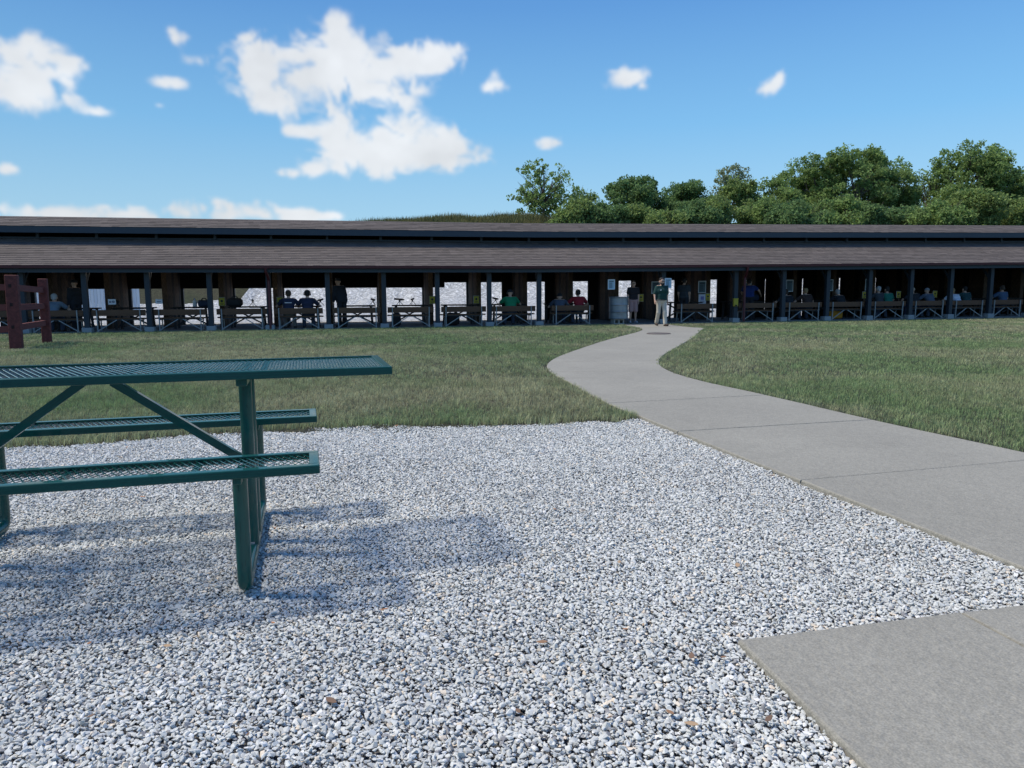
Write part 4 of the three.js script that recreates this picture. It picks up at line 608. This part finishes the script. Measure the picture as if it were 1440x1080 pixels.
person('grey-haired shooter sitting above the orange bag', { pose: 'sit', s: 14.25, t: 0.5, lean: 0.6, shirt: dark, pants: dark, hair: hairs.grey });
person('man in charcoal jacket sitting left of the teal shirt', { pose: 'sit', s: 15.9, t: 0.36, lean: 0.15, shirt: cloth(0.03, 0.04, 0.05), pants: jeans, hair: hairs.grey });
person('person in teal green shirt sitting on a bench', { pose: 'sit', s: 16.35, t: 0.36, lean: 0.22, shirt: cloth(0.008, 0.14, 0.1), pants: jeans, hair: hairs.black });
person('dark-clothed sitter with pale cap facing the range', { pose: 'sit', s: 17.8, t: 0.5, lean: 0.4, shirt: dark, pants: jeans, cap: cloth(0.5, 0.42, 0.33) });
person('sitter in slate shirt with grey cap', { pose: 'sit', s: 18.5, t: 0.4, lean: 0.5, shirt: cloth(0.08, 0.11, 0.16), pants: jeans, cap: cloth(0.25, 0.28, 0.32) });
person('person in white shirt hunched over on a bench', { pose: 'sit', s: 19.8, t: 0.36, lean: 0.6, shirt: cloth(0.6, 0.66, 0.78), pants: jeans, hair: hairs.fair });
person('person in dark teal shirt sitting beside the white shirt', { pose: 'sit', s: 20.3, t: 0.4, lean: 0.3, shirt: cloth(0.012, 0.05, 0.055), pants: dark, hair: hairs.black });
person('person in denim blue shirt sitting at the last bench in view', { pose: 'sit', s: 22.1, t: 0.36, lean: 0.15, shirt: cloth(0.05, 0.09, 0.16), pants: jeans, hair: hairs.brown, muffs: true });

// ------------------------------------------------------------------ trees on the bank
const leafMats = [[0.21, 0.315, 0.11], [0.15, 0.25, 0.1], [0.215, 0.305, 0.105], [0.24, 0.3, 0.18]].map(([r, g, b]) => new THREE.MeshPhysicalMaterial({ color: col(r, g, b), vertexColors: true, roughness: 1, transmission: 0.45, thickness: 0, side: THREE.DoubleSide, specularIntensity: 0.3 }));
const barkM = mat(0.13, 0.11, 0.09, 0.95);
function tree(name, label, group, px, d, topPx, hw, kind, o = {}) {
  const x = d * px, base = groundY(x, d) - 0.1, top = EYE + d * topPx, H = Math.max(top - base - (o.bush ? 0.5 : 1.2), 1.5), W = hw * d, r = rng(Math.floor(px * 7919 + d * 131 + 5000));
  const g = thing(name, label, name.includes('bush') ? 'bush' : 'tree', group); g.position.set(x, base, -d);
  const ch = o.ch ?? 0.72, cy = H * (1 - ch / 2), ry = H * ch / 2, tr = [], tips = [];
  const lumps = Array.from({ length: (o.lumps ?? 9) * 2 }, () => { const a = r() * 6.28, z = r() * 1.9 - 0.95, q = Math.sqrt(Math.max(0.05, 1 - z * z * 0.9)) * (0.3 + 0.62 * Math.sqrt(r())); return [Math.cos(a) * q * W, cy + z * ry * 0.82, Math.sin(a) * q * W, (0.23 + 0.21 * r()) * Math.min(W, ry * 1.3)]; });
  lumps.push([0, cy + ry * 0.55, 0, 0.42 * Math.min(W, ry)], [0, cy - ry * 0.1, 0, 0.6 * Math.min(W, ry * 1.2)]);
  const tw = o.bush ? 0.05 : 0.16 + H * 0.012;
  tr.push(bar(V(0, -0.4, 0), V((r() - 0.5) * 0.5, H * 0.5, (r() - 0.5) * 0.4), 0, 0, (L) => new THREE.CylinderGeometry(tw * 0.55, tw, L, 8).rotateX(-Math.PI / 2)));
  for (const [lx, ly, lz] of lumps) { const y0 = H * (0.2 + 0.28 * r()); tr.push(bar(V(0, y0, 0), V(lx, ly, lz), 0, 0, (L) => new THREE.CylinderGeometry(0.03, tw * 0.42, L, 6).rotateX(-Math.PI / 2))); for (let k = 0; k < 3; k++) tr.push(bar(V(lx * 0.6, lerp(y0, ly, 0.6), lz * 0.6), V(lx + (r() - 0.5) * 2, ly + r() * 1.2, lz + (r() - 0.5) * 2), 0, 0, (L) => new THREE.CylinderGeometry(0.012, 0.035, L, 5).rotateX(-Math.PI / 2))); }
  part(g, 'trunk', tr, barkM);
  const pos = [], c = [], nC = Math.round((o.n ?? 130) * (o.m < 45 ? 1.5 : 2.1) * (W / 4.5)), leaf = o.leaf ?? 0.24;
  const add = (X, Y, Z, tone) => { const s = leaf * (0.6 + 0.8 * r()), a = V(r() - 0.5, r() - 0.5, r() - 0.5).normalize(), b = V(r() - 0.5, r() - 0.5, r() - 0.5).cross(a).normalize(), e = a.clone().multiplyScalar(s * 0.62), f = b.multiplyScalar(s * 0.42), P = V(X, Y, Z), A = P.clone().sub(e), B = P.clone().add(f), C = P.clone().add(e), D = P.clone().sub(f); for (const q of [A, B, C, A, C, D]) pos.push(q.x, q.y, q.z); const k = tone * (0.75 + 0.5 * r()); for (let i = 0; i < 6; i++) c.push(k * (0.92 + 0.2 * tone * r()), k, k * 0.9); };
  for (let i = 0; i < nC; i++) {
    const L = lumps[Math.floor(r() * lumps.length)], a = r() * 6.28, z = r() * 2 - 1, q = Math.sqrt(1 - z * z), R2 = L[3] * (0.4 + 0.62 * Math.sqrt(r())), X = L[0] + Math.cos(a) * q * R2, Y = L[1] + z * R2 * 0.85, Z = L[2] + Math.sin(a) * q * R2, tone = 0.8 + 0.4 * r(), rad = (o.clump ?? 0.8) * (0.5 + 0.9 * r());
    const m = Math.round((o.m ?? 60) * (0.6 + 0.8 * r())); for (let k = 0; k < m; k++) { const a2 = r() * 6.28, z2 = r() * 2 - 1, q2 = Math.sqrt(1 - z2 * z2), w = rad * Math.cbrt(r()); add(X + Math.cos(a2) * q2 * w, Y + z2 * w * 0.75, Z + Math.sin(a2) * q2 * w, tone); }
  }
  const G = new THREE.BufferGeometry(); G.setAttribute('position', new THREE.Float32BufferAttribute(pos, 3)); G.setAttribute('color', new THREE.Float32BufferAttribute(c, 3)); G.computeVertexNormals(); part(g, 'crown', G, leafMats[kind]); return pos.length / 18;
}
{
  const P = (x) => (x - 720) / 1040, Y = (x, y) => (412 - (x - 720) * 0.0061 - y) / 1040, GT = 'trees on the bank'; let n = 0;
  const T = (l, x, y, hw, d, kind, o) => { n += tree('deciduous_tree', l, GT, P(x), d, Y(x, y), hw / 1040, kind, o); };
  T('sparse airy tree with sky showing through, standing at the end of the row', 766, 222, 46, 97, 0, { n: 165, m: 17, clump: 0.5, ch: 0.97, lumps: 20, leaf: 0.27 });
  T('half-bare small tree leaning on the sparse airy tree', 818, 256, 22, 99, 0, { n: 120, m: 30, clump: 0.6, ch: 0.9, lumps: 7 });
  T('round dense dark green tree', 888, 243, 40, 101, 1, { ch: 0.82, n: 170 });
  T('broad flat-topped dark green tree beside the round one', 955, 252, 44, 103, 1, { ch: 0.85, n: 160 });
  T('thin twiggy grey-green tree rising behind the dark ones', 1020, 229, 27, 110, 3, { ch: 0.6, n: 110, m: 26, clump: 0.6, lumps: 8 });
  T('light green upright tree with a pale trunk', 1040, 250, 34, 99, 2, { ch: 0.92, n: 150 });
  T('mid green tree at the left shoulder of the tall group', 1092, 240, 34, 103, 0, { ch: 0.9, n: 150 });
  T('tall billowing tree on the left of the tall group', 1142, 212, 46, 106, 0, { ch: 0.88, n: 165, lumps: 12 });
  T('tallest wide crown of the tall group', 1196, 204, 54, 104, 0, { ch: 0.86, n: 165, lumps: 13 });
  T('tall tree with gaps low in its crown', 1246, 212, 38, 107, 0, { ch: 0.84, n: 120, lumps: 10 });
  T('loose tree in the dip between the two tall crowns', 1296, 234, 28, 109, 0, { ch: 0.8, n: 95, m: 40 });
  T('tall rounded tree standing apart on the right', 1346, 202, 56, 104, 0, { ch: 0.88, n: 170, lumps: 13 });
  T('shorter tree right of the tall rounded tree', 1400, 234, 36, 106, 0, { ch: 0.9, n: 150 });
  T('mid green tree at the frame edge of the row', 1442, 236, 40, 103, 0, { ch: 0.9, n: 150 });
  T('green tree at the far end of the row', 1500, 228, 46, 104, 0, { ch: 0.9, n: 130 });
  const bushes = [[796, 284, 20, 2, 'light green shrub at the foot of the sparse airy tree'], [815, 266, 28, 2, 'light green shrub under the half-bare small tree'], [848, 272, 30, 1, 'dark shrub left of the round dense tree'], [892, 280, 32, 2, 'yellowish shrub under the round dense tree'], [932, 284, 30, 2, 'light shrub between the round and flat-topped dark trees'], [978, 272, 34, 1, 'dark shrub under the flat-topped tree'], [1012, 266, 30, 2, 'light shrub below the thin twiggy tree'], [1066, 266, 38, 0, 'mid green shrub right of the pale trunk'], [1116, 270, 40, 1, 'dark shrub under the left shoulder of the tall group'], [1165, 266, 40, 0, 'mid green shrub under the billowing tree'], [1215, 276, 40, 1, 'dark shrub below the tallest wide crown'], [1262, 280, 38, 1, 'dark shrub below the tree with gaps'], [1308, 268, 36, 0, 'mid green shrub in the dip between tall crowns'], [1358, 258, 40, 2, 'light green shrub before the tall rounded tree'], [1406, 266, 38, 2, 'light green shrub below the shorter right-hand tree'], [1444, 270, 36, 2, 'light green shrub at the end of the shrub row']];
  bushes.forEach(([x, y, hw, k, lb], i) => { n += tree('bush', lb, 'shrubs below the trees', P(x), 86 + (i % 4) * 1.3, Y(x, y + 13), hw / 1040, k, { bush: true, ch: 0.97, n: 150, m: 60, leaf: 0.23, clump: 0.85 }); });
  console.log('leaves', n);
}
shade(scene);
renderer.render(scene, camera);
